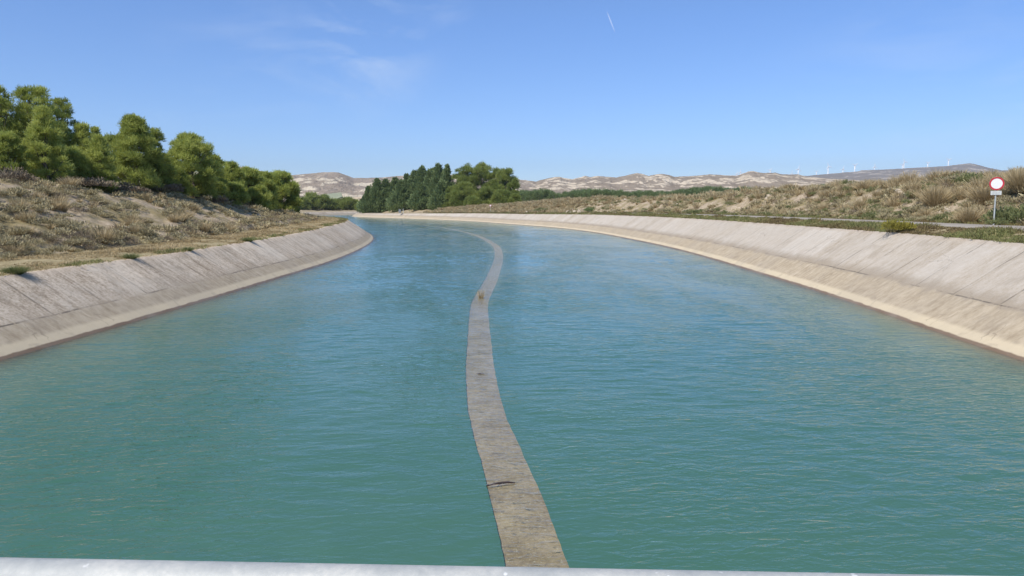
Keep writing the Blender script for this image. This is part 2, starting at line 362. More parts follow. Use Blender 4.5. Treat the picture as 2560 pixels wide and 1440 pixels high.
M['greyobj'] = flat('grey_metal_box', (.22, .23, .24), .7)

# ------------------------------------------------------------------ plan of the canal (metres; camera stands over 0,0)
RWP = [(16.3, -45), (16.4, -10), (16.6, 12), (16.8, 24.5), (17.6, 34), (18.3, 43), (18.9, 56), (19.6, 73), (19.8, 92), (18.9, 116), (16.2, 152), (10.1, 187), (0, 222), (-17.3, 277), (-49, 342), (-73, 380), (-92, 425), (-93, 475), (-84, 530), (-66, 600), (-30, 720)]
LWP = [(-17.4, -45), (-17.2, -10), (-17, 12), (-16.8, 25), (-16.6, 38), (-16.6, 48), (-16.9, 71), (-19.4, 100), (-23.2, 124), (-30, 152), (-41, 185), (-59, 232), (-86, 292), (-109, 360), (-119, 425), (-118.5, 480), (-110, 535), (-92, 605), (-56, 725)]
CP = [(2.6, -45), (1.5, -10), (.88, 5), (.345, 9.9), (.1, 12.1), (-.2, 14.4), (-.6, 17.4), (-.82, 20), (-1.05, 23.5), (-1.2, 26.7), (-1.45, 31.9), (-1.7, 38.7), (-1.55, 46), (-1.4, 55), (-1.35, 75), (-2.0, 94.7), (-3.2, 108), (-6.6, 134.7), (-12.6, 166), (-19.5, 194), (-32, 232), (-56, 292), (-80, 345), (-99, 395), (-106, 440), (-104, 480), (-97, 535), (-79, 603), (-43, 722)]
RWc = catmull(RWP, 1.0); LWc = catmull(LWP, 1.0); CC = catmull(CP, 1.0)
def rise_of(P, side):   # by plan y of the waterline
    y = P[:, 1]
    if side == 'R': r = np.interp(y, [24, 45, 70, 112, 170, 222, 277, 342, 380, 430, 600], [3.37, 3.45, 3.46, 3.5, 3.4, 3.05, 2.85, 2.3, 1.9, 1.7, 1.8])
    else: r = np.interp(y, [20, 34, 45, 62, 93, 124, 160, 400], [2.26, 2.31, 2.3, 2.43, 2.72, 2.85, 2.7, 2.2])
    return r
riseR = rise_of(RWc, 'R'); riseL = rise_of(LWc, 'L')
class Line:
    def __init__(s, P, rise, sgn):
        st = 3; idx = np.arange(0, len(P), st); s.P = P[idx]; s.rise = rise[idx]; s.sg = sgn
        s.d = np.diff(s.P, axis=0); s.L = np.linalg.norm(s.d, axis=1); s.s0 = np.r_[0, np.cumsum(s.L)]
    def q(s, x, y):
        """signed distance outside the waterline, rise and plan y of the nearest station"""
        x = np.asarray(x, float).ravel(); y = np.asarray(y, float).ravel(); D = np.empty(len(x)); RI = np.empty(len(x)); YS = np.empty(len(x)); SS = np.empty(len(x))
        for a in range(0, len(x), 20000):
            X = x[a:a+20000, None]; Y = y[a:a+20000, None]
            px = X-s.P[None, :-1, 0]; py = Y-s.P[None, :-1, 1]
            t = np.clip((px*s.d[:, 0]+py*s.d[:, 1])/s.L**2, 0, 1)
            ex = px-t*s.d[:, 0]; ey = py-t*s.d[:, 1]; dd = ex*ex+ey*ey; k = dd.argmin(1); i = np.arange(len(k))
            cr_ = s.d[k, 0]*ey[i, k]-s.d[k, 1]*ex[i, k]      # >0 : left of the line
            D[a:a+20000] = np.sqrt(dd[i, k])*np.sign(cr_)*(-s.sg)
            tk = t[i, k]; RI[a:a+20000] = s.rise[k]*(1-tk)+s.rise[k+1]*tk; YS[a:a+20000] = s.P[k, 1]+tk*s.d[k, 1]; SS[a:a+20000] = s.s0[k]+tk*s.L[k]
        return D, RI, YS, SS
LR = Line(RWc, riseR, 1); LL = Line(LWc, riseL, -1)
SL = 1.5
EL_X = [-400, 300, 700, 900, 1150, 1300, 1500, 1800, 2000, 2150, 2560, 3200]      # px column
EL_F = [12, 12, 10, 10, 24, 34, 36, 40, 48, 60, 60, 60]                            # foot of the hills, px above the horizon line
def zt(x, y, full=False):
    x = np.asarray(x, float); y = np.asarray(y, float); sh = x.shape; X = x.ravel(); Y = y.ravel()
    dR, rR, yR, sR = LR.q(X, Y); dL, rL, yL, sL = LL.q(X, Y)
    oR = dR-SL*rR; oL = dL-SL*rL
    # far plain
    dep = np.maximum(Y, 1.0); px = 1280+1845*X/np.maximum(dep, 60.)
    e = np.interp(px, EL_X, EL_F)
    r = np.hypot(X, Y)
    plain = 3.2+e/1845*np.clip(r-420, 0, 3200)*(1+.15*np.clip((r-420)/1500, 0, 1))+1.2*(vn.fbm(X/60, Y/60, 3)-.5)
    b1 = vn.fbm(X/2.2, Y/2.2, 3)-.5; b2 = vn.fbm(X/9+40, Y/9, 3)-.5; b3 = vn.fbm(X/.7, Y/.7, 2)-.5
    # right side: verge, road bench, spoil mound
    ridR = np.interp(yR, [0, 40, 60, 85, 112, 150, 190, 222, 277, 342, 420], [7.2, 7.3, 7.2, 7.3, 7.5, 7.2, 7.1, 7.2, 6.3, 4.6, 3.6])
    roadz = rR+.36*np.interp(yR, [200, 280], [1, .6])
    zr = rR+(roadz-rR)*sstep(.5, 2.3, oR)
    mr_ = sstep(9.6, 19+3*b2, oR)
    zr = zr+(ridR-roadz)*mr_+(b2*1.5+b1*.9+b3*.22)*sstep(9.4, 12, oR)+b3*.06*sstep(0, .4, oR)*(1-sstep(2.1, 2.5, oR))
    back = sstep(21, 55, oR); zr = zr*(1-back)+plain*back
    # left side: track, cut bank, mound
    ridL = np.interp(yL, [0, 50, 75, 100, 130, 165, 200, 300], [6.7, 6.7, 6.5, 5.9, 5.1, 4.2, 3.5, 3.0])
    zl = rL+.12*sstep(.4, 3, oL)+b3*.05
    zl = zl+.55*sstep(5.4+b1, 6.6+b1, oL)*np.interp(yL, [110, 170], [1, .2])
    zl = zl+np.maximum(ridL-rL-.6, .1)*sstep(6.4+b1, 17.5+2*b2, oL)+(b2*1.3+b1*.8+b3*.22)*sstep(6, 9, oL)
    back = sstep(26, 80, oL); zl = zl*(1-back)+plain*back
    z = np.where(dR > 0, zr, zl)
    inr = (dR > 0) & (oR < 0); inl = (dL > 0) & (oL < 0)
    z = np.where(inr, rR+oR/SL-.45, z); z = np.where(inl, rL+oL/SL-.45, z)
    z = np.where((dR <= 0) & (dL <= 0), np.maximum(np.maximum(dR, dL)/SL-.45, -3.2), z)
    if full: return z.reshape(sh), oR, oL, dR, dL, yR, yL
    return z.reshape(sh)

# ------------------------------------------------------------------ ground sheet (fan of rows, fine near, coarse far, out to the horizon)
def build_ground():
    na = 620; 
    tanx = np.concatenate([np.linspace(-4.5, -.85, 60, endpoint=False), np.linspace(-.85, .85, na), np.linspace(.85, 4.5, 61)[1:]])
    ry = np.concatenate([np.linspace(-60, 6, 22, endpoint=False), 6*np.exp(np.linspace(0, math.log(9000/6.), 640))])
    wid = np.where(ry < 14, 14., ry)
    Xg = tanx[None, :]*wid[:, None]; Yg = np.repeat(ry[:, None], len(tanx), 1)
    z, oR, oL, dR, dL, yR, yL = zt(Xg, Yg, True)
    rr = Yg.ravel()
    zf = z.ravel()
    zf = zf-np.clip(rr-4500, 0, None)*.05*0
    track = np.where(dL > 0, sstep(-.5, .3, oL)*(1-sstep(5.0, 6.2, oL)), 0)+np.where(dR > 0, sstep(-.5, .3, oR)*(1-sstep(9, 10.5, oR))*.8, 0)
    far = np.maximum(np.where(dR > 0, sstep(22, 60, oR), 0), np.where((dL > 0) & (dR <= 0), sstep(25, 80, oL), 0))
    V = np.c_[Xg.ravel(), Yg.ravel(), zf]
    me = mesh('ground', V, grid_faces(len(ry), len(tanx)), M['ground'], attrs={'track': ('POINT', track), 'far': ('POINT', far), 'bed': ('POINT', (z.ravel() < -.3).astype(float))}, smooth=True)
    tag(link('ground', me), 'dry earth and stubble plain on both sides of the canal', kind='structure')
build_ground()

# ------------------------------------------------------------------ concrete linings
def lining(name, P, rise, sgn, mat, label):
    T = tangents(P); Nn = np.c_[T[:, 1], -T[:, 0]]*sgn
    s = np.r_[0, np.cumsum(np.linalg.norm(np.diff(P, axis=0), axis=1))]
    prof = []  # (offset, z, v)
    ks = np.linspace(0, 1, 9)
    V = []; UV = []; VM = []; rows = len(P)
    k = math.sqrt(SL*SL+1)
    jit = (vn.fbm(s/1.3, s*0+3, 3)-.5)*.22; jit2 = (vn.fbm(s/9, s*0+8, 2)-.5)*.12
    cols = []
    for zz in (-3., -1.5, -.6, -.25): cols.append((np.full(rows, zz*SL), np.full(rows, zz), np.full(rows, zz*k)))
    for q in np.linspace(0, 1, 11):
        zz = q*rise; slump = (vn.fbm(s/5+q*3, s*0+q*4, 3)-.5)*.10*(q*(1-q)*4); cols.append((zz*SL, zz+slump, zz*k))
    topo = rise*SL+.22+jit; cols.append((topo, rise+.015+jit2*0, rise*k+.22))
    cols.append((topo+.03, rise-.25, rise*k+.45))
    for o, z, v in cols:
        V.append(np.c_[P+Nn*o[:, None], z]); UV.append(np.c_[s, v]); VM.append(rise*k)
    nc = len(cols); V = np.stack(V, 1).reshape(-1, 3); UV = np.stack(UV, 1).reshape(-1, 2); VM = np.stack(VM, 1).reshape(-1)
    F = grid_faces(rows, nc)
    if sgn < 0: F = F[:, ::-1]
    me = mesh(name, V, F, mat, uv=UV, attrs={'vmax': ('POINT', VM)}, smooth=True)
    return tag(link(name, me), label, 'canal bank')
lining('concrete_bank', RWc, riseR, 1, M['conR'], 'pale sloping concrete bank below the road, outer side of the canal bend')
lining('concrete_bank', LWc, riseL, -1, M['conL'], 'dark streaked sloping concrete bank below the tree mound, inner side of the canal bend')

# ------------------------------------------------------------------ water and divider wall
def ray_poly(P0, D, Q):
    """distance t>0 along D from P0 to polyline Q (nearest)"""
    a = Q[:-1]; b = Q[1:]; e = b-a
    den = D[0]*e[:, 1]-D[1]*e[:, 0]; r = a-P0
    with np.errstate(all='ignore'):
        t = (r[:, 0]*e[:, 1]-r[:, 1]*e[:, 0])/den; u = (r[:, 0]*D[1]-r[:, 1]*D[0])/den
    ok = (t > 0) & (u >= -1e-6) & (u <= 1+1e-6)
    return t[ok].min() if ok.any() else None
def smooth(a, k):
    ker = np.ones(k)/k; return np.convolve(np.pad(a, k//2, mode='edge'), ker, 'valid')[:len(a)]
WALL_W = .895
def unit_(a): return a/np.linalg.norm(a, axis=1)[:, None]
Ct = tangents(CC); Ct = np.c_[smooth(Ct[:, 0], 5), smooth(Ct[:, 1], 5)]; Cn = np.c_[Ct[:, 1], -Ct[:, 0]]; Cs = np.r_[0, np.cumsum(np.linalg.norm(np.diff(CC, axis=0), axis=1))]
tr_ = np.array([ray_poly(c, n, RWc) or np.nan for c, n in zip(CC, Cn)]); tl_ = np.array([ray_poly(c, -n, LWc) or np.nan for c, n in zip(CC, Cn)])
for a in (tr_, tl_):
    bad = np.isnan(a); a[bad] = np.interp(np.flatnonzero(bad), np.flatnonzero(~bad), a[~bad])
walltop = -np.interp(CC[:, 1], [0, 100, 130, 165, 200, 240], [.035, .035, .05, .12, .35, 1.6])
def build_water():
    # rows closer together near the camera, where single ripples can be seen
    sn = [0.]; 
    while sn[-1] < Cs[-1]:
        yy = np.interp(sn[-1], Cs, CC[:, 1]); sn.append(sn[-1]+(1.0 if yy < 3 else max(.085, .0028*yy)))
    sn = np.array(sn[:-1]); I = lambda a: np.interp(sn, Cs, a)
    C0 = np.c_[I(CC[:, 0]), I(CC[:, 1])]; N0 = unit_(np.c_[I(Cn[:, 0]), I(Cn[:, 1])]); tl = I(tl_)+.5; tr = I(tr_)+.5; dw = -I(walltop)
    hw = WALL_W/2+(vn.fbm(sn*2.3, sn*0+1, 3)-.5)*.035
    f = np.linspace(0, 1, 120)[:-1]; O = []; DP = []
    for q in f: O.append(-tl+(tl-hw-.05)*q); DP.append(np.maximum(0, (tl-hw)*q-.5)/SL*1.15)
    O.append(-hw-.05); DP.append(tl*0+1.8)
    for a, d in ((-1.002, None), (-1, 1), (-.33, 1), (.33, 1), (1, 1), (1.002, None)): O.append(hw*a); DP.append(dw*2 if d else dw*0+1.8)
    O.append(hw+.05); DP.append(tr*0+1.8)
    for q in f[::-1]: O.append(tr-(tr-hw-.05)*q); DP.append(np.maximum(0, (tr-hw)*q-.5)/SL*1.15)
    O = np.stack(O, 1); DP = np.minimum(np.stack(DP, 1), 4); S = np.repeat(sn[:, None], O.shape[1], 1)
    wx = (vn.fbm(O*.25+5, S*.25, 3)-.5)*2.6; wy = (vn.fbm(O*.3+50, S*.2+9, 3)-.5)*2.2
    pat = .35+1.0*sstep(.36, .64, vn.fbm(O*.11+3, S*.06, 4))
    h = .026*(vn.ridged(O*.75+wx, S*1.9+wy*1.4+O*.16, 2)-.6)*pat+.020*(vn.fbm(O*1.6+wx*1.5, S*3.6+wy*3, 2)-.5)*(.5+.5*pat)+.016*(vn.fbm(O*.9+9-S*.5, S*.9+40+O*.3, 2)-.5)+.04*(vn.fbm(O*.14+20, S*.22, 2)-.5)
    bankd = np.minimum(O+tl[:, None]-.5, tr[:, None]-.5-O)
    h *= (.25+.75*sstep(.35, 1.3, abs(O)))*(.2+.8*sstep(-.1, .8, bankd))
    P = C0[:, None]+N0[:, None]*O[..., None]; V = np.concatenate([P, h[..., None]], -1).reshape(-1, 3)
    me = mesh('water', V, grid_faces(len(sn), O.shape[1]), M['water'], uv=np.stack([O, S], -1).reshape(-1, 2), attrs={'depth': ('POINT', DP.ravel())}, smooth=True)
    tag(link('water', me), 'teal green rippled canal water', kind='structure')
build_water()
def build_wall():
    hw = WALL_W/2; V = []; UV = []
    jl = (vn.fbm(Cs*1.7, Cs*0+1, 3)-.5)*.07; jr = (vn.fbm(Cs*1.7, Cs*0+51, 3)-.5)*.07
    for i in range(len(CC)):
        for o, z in ((-hw-.3, -3.), (-hw-.09, walltop[i]-.03), (-hw-.06, walltop[i]), (0, walltop[i]+.006), (hw+.06, walltop[i]), (hw+.09, walltop[i]-.03), (hw+.3, -3.)):
            V.append((*(CC[i]+Cn[i]*o), z)); UV.append((o, Cs[i]))
    me = mesh('divider_wall', V, grid_faces(len(CC), 7), M['wall'], uv=UV)
    tag(link('divider_wall', me), 'long narrow concrete wall just under the water, curving along the middle of the canal', 'wall')
build_wall()

# ------------------------------------------------------------------ road
def offs(P, rise, sgn, y0, y1):
    T = tangents(P); return P, np.c_[T[:, 1], -T[:, 0]]*sgn
def build_road():
    T = tangents(RWc); Nn = np.c_[T[:, 1], -T[:, 0]]; k = (RWc[:, 1] > -44) & (RWc[:, 1] < 420)
    P = RWc[k]; Nn = Nn[k]; ri = riseR[k]; y = P[:, 1]
    V = []
    bz = ri+.36*np.interp(y, [200, 280], [1, .6])
    inn = 2.55+.25*(vn.fbm(y/3, y*0, 3)-.5); out = 8.4+.5*(vn.fbm(y/3+50, y*0, 3)-.5)
    for f, dz in ((0, .0), (.02, .05), (.5, .09), (.98, .05), (1, .0)):
        o = inn+(out-inn)*f; V.append(np.c_[P+Nn*(ri*SL+o)[:, None], bz+dz])
    V = np.stack(V, 1).reshape(-1, 3)
    me = mesh('road', V, grid_faces(len(P), 5), M['road'], smooth=True)
    tag(link('road', me), 'narrow worn service road along the top of the pale bank', kind='structure')
build_road()

# ------------------------------------------------------------------ distant hills
def hill_mat(name, dark, mid, cream, amt, scale):
    m, t, b = newmat(name); p = pos(t)
    n1 = noise(t, p, .0045*scale, 6, .7, 1.2, (1.2, .3, 1.3)); n2 = noise(t, p, .02*scale, 6, .72, .8, (1, .3, .9)); n3 = noise(t, p, .09, 4, .7)
    g = N(t, 'ShaderNodeNewGeometry'); sp = N(t, 'ShaderNodeSeparateXYZ'); t.links.new(g.outputs['Normal'], sp.inputs[0])
    steep = math_(t, 'SUBTRACT', 1, sp.outputs[2])
    base = ramp(t, math_(t, 'ADD', math_(t, 'MULTIPLY', n2, .6), math_(t, 'MULTIPLY', n3, .4)), [(.35, dark), (.65, mid)])
    f = math_(t, 'ADD', math_(t, 'MULTIPLY', attr(t, 'bare'), .62), math_(t, 'MULTIPLY', n1, .45)); f = math_(t, 'ADD', f, math_(t, 'MULTIPLY', n2, .30)); f = math_(t, 'ADD', f, math_(t, 'MULTIPLY', steep, .25))
    f = maprange(t, f, amt, amt+.09)
    c = mixc(t, math_(t, 'MULTIPLY', f, .95), base, mixc(t, n3, cream, tuple(x*.72 for x in cream[:3])+(1,)))
    t.links.new(c, b.inputs['Base Color']); b.inputs['Roughness'].default_value = 1; b.inputs['Specular IOR Level'].default_value = 0
    bump(t, b, math_(t, 'ADD', math_(t, 'ADD', n2, math_(t, 'MULTIPLY', n3, .3)), math_(t, 'MULTIPLY', noise(t, p, .018, 5, .65, 1.5, (1.2, .3, .3)), 1.6)), .8, 11); return m
def ridge(name, label, crest, foot, Rf, Rc, mat, seed, rough_, spur, n=520, m_=110):
    cx = np.array([c[0] for c in crest], float); cy = 519-np.array([c[1] for c in crest], float)
    px = np.linspace(cx[0], cx[-1], n); ec = np.interp(px, cx, cy)
    v = VN(seed); ec = ec+(v.fbm(px/9, px*0, 3)-.5)*1.0
    ef = np.interp(px, EL_X, EL_F)*0+np.interp(px, [p for p, _ in foot], [519-q for _, q in foot])
    t = np.linspace(0, 1, m_); tb = np.linspace(0, 1, 14)[1:]
    D = Rf+(Rc-Rf)*t; Db = Rc+600*tb
    dep = np.r_[D, Db]
    X = (px[:, None]-1280)/1845*dep[None]*.994; Y = np.repeat(dep[None], n, 0)
    # spurs: columns wander with depth, elevation rises in steps
    rid = v.ridged(X/rough_, Y/(rough_*1.6), 5); fb = v.fbm(X/(rough_*2.2)+9, Y/(rough_*2.2), 3)
    tt = np.r_[t, np.ones(13)][None]
    S = tt**1.1
    E = ef[:, None]+(ec-ef)[:, None]*np.clip(S+((rid-.55)*spur+(fb-.5)*spur*1.1)*np.sin(np.clip(tt, 0, 1)*math.pi)**.7, -.05, 1.0)
    drop = np.r_[np.zeros(m_), tb**1.3*55][None]
    E = E-drop
    Z = 5+E/1845*Y; Z[:, 0] -= 12
    # bare eroded faces sit below ridge lines
    gx = np.gradient(rid, axis=1); bare = np.clip(rid*1.0-.25+gx*6+(fb-.5)*.7, 0, 1)
    V = np.c_[X.ravel(), Y.ravel(), Z.ravel()]
    me = mesh(name, V, grid_faces(n, m_+13)[:, ::-1], mat, attrs={'bare': ('POINT', bare.ravel())}, smooth=True)
    tag(link(name, me), label, kind='structure')
    def f(pxq, frac):   # surface point at a column and a depth fraction
        i = int(round(np.interp(pxq, px, np.arange(n)))); j = int(round(frac*(m_-1))); return np.array([X[i, j], Y[i, j], Z[i, j]])
    return f, (px, X, Y, Z, m_)
hA = hill_mat('left_hill_earth', (.25, .20, .155), (.39, .325, .255), (.68, .59, .45, 1), .84, 1.3)
hB = hill_mat('badland_earth', (.24, .19, .14), (.38, .315, .24), (.72, .61, .46, 1), .845, 1.5)
hC = hill_mat('mesa_earth', (.20, .175, .155), (.29, .26, .225), (.52, .46, .39, 1), .88, .7)
crestA = [(-300, 452), (300, 440), (500, 430), (590, 421), (612, 418), (640, 425), (700, 439), (720, 440), (760, 437), (800, 433), (835, 431.5), (850, 433), (866, 439), (885, 446), (920, 446), (960, 444.5), (1010, 440), (1060, 437), (1150, 438), (1230, 444), (1280, 450), (1330, 462), (1400, 475)]
crestB = [(1180, 470), (1230, 455), (1280, 446), (1300, 450), (1318, 452), (1340, 455), (1352, 451), (1368, 447), (1385, 444), (1400, 443), (1412, 447), (1430, 449), (1448, 445), (1462, 441), (1475, 444), (1495, 441), (1515, 443), (1540, 445), (1560, 441), (1575, 437), (1592, 434), (1605, 436), (1620, 441), (1640, 437), (1652, 436), (1668, 438), (1685, 443), (1720, 442), (1745, 440), (1770, 437), (1790, 438), (1810, 440), (1840, 440), (1855, 435), (1868, 430), (1880, 429), (1892, 432), (1905, 434), (1935, 433), (1950, 437), (1975, 437.5), (1992, 437), (2010, 442), (2060, 447), (2150, 452), (2300, 458), (2400, 462)]
crestC = [(1880, 450), (1960, 445), (2010, 441), (2050, 437.5), (2100, 433), (2138, 430), (2150, 427), (2200, 425.5), (2250, 423), (2300, 420), (2360, 417), (2390, 413), (2410, 411), (2418, 410), (2430, 412), (2445, 416), (2470, 422), (2500, 428), (2530, 425), (2560, 421), (2620, 418), (2760, 420), (3000, 430)]
surfA, gA = ridge('hills', 'brown and cream eroded hills rising behind the trees on the left', crestA, [(-300, 512), (700, 510), (1050, 505), (1280, 490), (1400, 485)], 900, 2400, hA, 11, 120, .6)
surfB, gB = ridge('hills', 'cream cliffed badland hills in the middle of the skyline', crestB, [(1180, 492), (1400, 484), (1700, 480), (1900, 474), (2100, 466), (2400, 464)], 1500, 2700, hB, 22, 95, .55)
surfC, gC = ridge('hills', 'grey flat topped mesa rising to the right behind the wind turbines', crestC, [(1880, 470), (2050, 464), (2300, 460), (3000, 458)], 2900, 5200, hC, 33, 230, .42)

def field(label, poly, g, mat, lift):
    """cultivated field: part of the hill foot, cut out as its own sheet lying on the slope"""
    px, X, Y, Z, m_ = g; E = 519-(Z-5)*1845/Y
    xs = [p[0] for p in poly]; ys = [p[1] for p in poly]
    V = []; nu, nv = 24, 8
    for u in np.linspace(0, 1, nu):
        for v in np.linspace(0, 1, nv):
            a = np.array(poly[0])*(1-u)+np.array(poly[1])*u; b = np.array(poly[3])*(1-u)+np.array(poly[2])*u; q = a*(1-v)+b*v
            i = int(np.argmin(abs(px-q[0]))); col = E[i, :m_]; k = max(1, int(np.argmax(col < q[1]))); f_ = (col[k-1]-q[1])/(col[k-1]-col[k]+1e-9); f_ = min(max(f_, 0), 1)
            XYZ = [A_[i, k-1]*(1-f_)+A_[i, k]*f_ for A_ in (X, Y, Z)]
            V.append(np.array(XYZ)+np.array([(q[0]-px[i])/1845*XYZ[1], 0, lift]))
    me = mesh('field', V, grid_faces(nu, nv), mat, smooth=True); tag(link('field', me), label, kind='structure')
M['field1'] = flat('green_grey_field', (.30, .32, .20), 1, 0, .05, .05); M['field2'] = flat('stubble_field', (.55, .43, .28), 1, 0, .05, .05)
field('grey green field on the hill foot', [(806, 489), (853, 483), (857, 494), (828, 504)], gA, M['field1'], 1.2)
field('pale stubble field on the hill foot', [(872, 497), (912, 494), (916, 502), (885, 506)], gA, M['field2'], 1.2)

# ------------------------------------------------------------------ foliage builders
def quads(c, d, side, L, W):
    """leaf cards: centre base c, direction d, width direction side"""
    L = L[:, None]; W = W[:, None]
    v = np.stack([c-side*W, c+side*W, c+side*W*.55+d*L, c-side*W*.55+d*L], 1).reshape(-1, 3)
    return v, np.arange(len(v)).reshape(-1, 4)
def unit(a): return a/(np.linalg.norm(a, axis=-1, keepdims=True)+1e-9)
def rnd(r, n): return unit(r.normal(size=(n, 3)))
def crown_pine(r, H, W, nleaf, ls, low=.12, shape=1.0, npuff=None, oval=False, tb=0):
    """lumpy crown; returns V,F,tint and puff centres"""
    npuff = npuff or int(46)
    # puffs inside a dome profile
    pc = []; pr = []
    while len(pc) < npuff:
        h = r.random()**.8; z = low+(1-low)*h
        if oval: rad = W*1.1*(1-h**1.8*.85)*(.75+.25*min(1, h*4))
        else: rad = W*1.1*math.sqrt(1-(max(0, h-.4)/.6)**2*.88)*(.78+.22*min(1, h*4))
        a = r.random()*2*math.pi; q = math.sqrt(r.random())
        x = rad*q*math.cos(a)*.82; y = rad*q*math.sin(a)*.82
        if q < .4 and h < .5 and r.random() < .6: continue
        pc.append((x, y, z*H-.06*H)); pr.append(W*(.26+.18*r.random())*(1.12-.4*h)*(46/npuff)**.4)
    pc = np.array(pc); pr = np.array(pr); pc[:, 2] = np.minimum(pc[:, 2], H-pr*.9)
    wgt = pr**2; k = r.choice(npuff, nleaf, p=wgt/wgt.sum())
    dirs = rnd(r, nleaf); dirs[:, 2] = np.where(dirs[:, 2] < -.35, -dirs[:, 2], dirs[:, 2])
    rad = pr[k]*(.30+.85*r.random(nleaf)**.6)
    lump = .8+.4*np.sin(dirs[:, 0]*5+k)*np.sin(dirs[:, 1]*5+k*2)*.5+.1*r.normal(size=nleaf)
    c = pc[k]+dirs*(rad*lump)[:, None]*np.array([1, 1, .95])
    d = unit(dirs*.9+rnd(r, nleaf)*.65+np.array([0, 0, .55])); side = unit(np.cross(d, rnd(r, nleaf)))
    L = ls*1.2*(.6+.8*r.random(nleaf)); Wd = ls*.10*(.6+.8*r.random(nleaf))
    V, F = quads(c, d, side, L, Wd)
    pt = r.random(npuff)
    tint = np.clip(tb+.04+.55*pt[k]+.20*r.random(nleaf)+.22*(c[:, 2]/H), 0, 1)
    return V, F, tint, pc
def trunk_geo(r, H, W, pc, rad, nb=16, top=.85):
    lean = r.normal(size=2)*.05*H
    pts = np.array([(lean[0]*t*t+.03*H*math.sin(t*5+H), lean[1]*t*t, H*top*t-.3) for t in np.linspace(0, 1, 9)])
    parts = [tube(pts, rad*(1-.8*np.linspace(0, 1, 9)), 8)]
    for c in pc[r.choice(len(pc), min(nb, len(pc)), replace=False)]:
        t0 = min(.85, max(.1, c[2]/H*.7)); b0 = np.array([np.interp(t0, np.linspace(0, 1, 9), pts[:, i]) for i in range(3)])
        mid = (b0+c)/2+np.array([0, 0, -.04*H]); parts.append(tube([b0, (b0+mid)/2, mid, c], rad*np.array([.4, .32, .22, .08]), 6))
    return merge(parts)
def crown_cypress(r, H, W, nleaf, ls):
    h = r.random(nleaf)**1.25*.98; nb = 120
    bh = np.sort(r.random(nb)**1.3); ba = r.random(nb)*2*math.pi; bl_ = .75+.45*r.random(nb)
    k = r.integers(0, nb, nleaf); t = r.random(nleaf)**.38
    prof = W*(1-bh[k]**.95)*bl_[k]+.12*W*(1-bh[k])
    prof = np.minimum(prof, W*(bh[k]*4+.65))
    sp = r.normal(size=(nleaf, 3))*(W*.13*(.4+.8*(1-bh[k]))[:, None])
    c = np.c_[np.cos(ba[k])*prof*t, np.sin(ba[k])*prof*t, H*(.03+.95*bh[k])-prof*t*.12+prof*.25*(t**2)]+sp
    out = unit(np.c_[np.cos(ba[k]), np.sin(ba[k]), np.full(nleaf, .7)])
    d = unit(out+rnd(r, nleaf)*.6+np.array([0, 0, .35])); side = unit(np.cross(d, rnd(r, nleaf)))
    V, F = quads(c, d, side, ls*(.6+.8*r.random(nleaf)), ls*.24*(.6+.8*r.random(nleaf)))
    # leading shoot
    n2 = 120; zz = r.random(n2); c2 = np.c_[r.normal(size=(n2, 2))*W*.12*(1.02-zz)[:, None], H*(.80+.20*zz)]
    d2 = unit(rnd(r, n2)*.5+np.array([0, 0, 1])); V2, F2 = quads(c2, d2, unit(np.cross(d2, rnd(r, n2))), np.full(n2, ls*.55), np.full(n2, ls*.12))
    V, F = merge([(V, F), (V2, F2)])
    tint = np.clip(np.r_[.1+.5*r.random(nb)[k]+.3*r.random(nleaf)+.1*t, .4+.3*r.random(n2)], 0, 1)
    return V, F, tint
def px_pos(px, depth): return (px-1280)/1845*depth*.994
def topz(py, depth): return CAMH+(519-py)/1845*depth
def make_tree(name, label, cat, group, px, topy, hw, depth, kind, seed, nleaf, ls, low=.1, mat=None, basez=None, **kw):
    x = px_pos(px, depth); z0 = float(zt(np.array([x]), np.array([depth]))[0]) if basez is None else basez
    H = topz(topy, depth)-z0; W = hw/1845*depth; r = np.random.default_rng(seed)
    root = link(name, None, loc=(x, depth, z0)); tag(root, label, cat, group)
    if kind == 'cypress':
        V, F, tint = crown_cypress(r, H, W, nleaf, ls); pc = np.array([(0, 0, H*.5)]*2)
        tv, tf = tube([(0, 0, -.5), (0, 0, H*.3), (0, 0, H*.8)], [H*.018, H*.013, H*.004], 8)
    else:
        V, F, tint, pc = crown_pine(r, H, W, nleaf, ls, low=low, **kw); tv, tf = trunk_geo(r, H, W, pc, .018*H+.05)
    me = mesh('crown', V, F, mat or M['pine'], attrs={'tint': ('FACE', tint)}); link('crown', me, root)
    link('trunk', mesh('trunk', tv, tf, M['bark'], smooth=True), root)
    return root

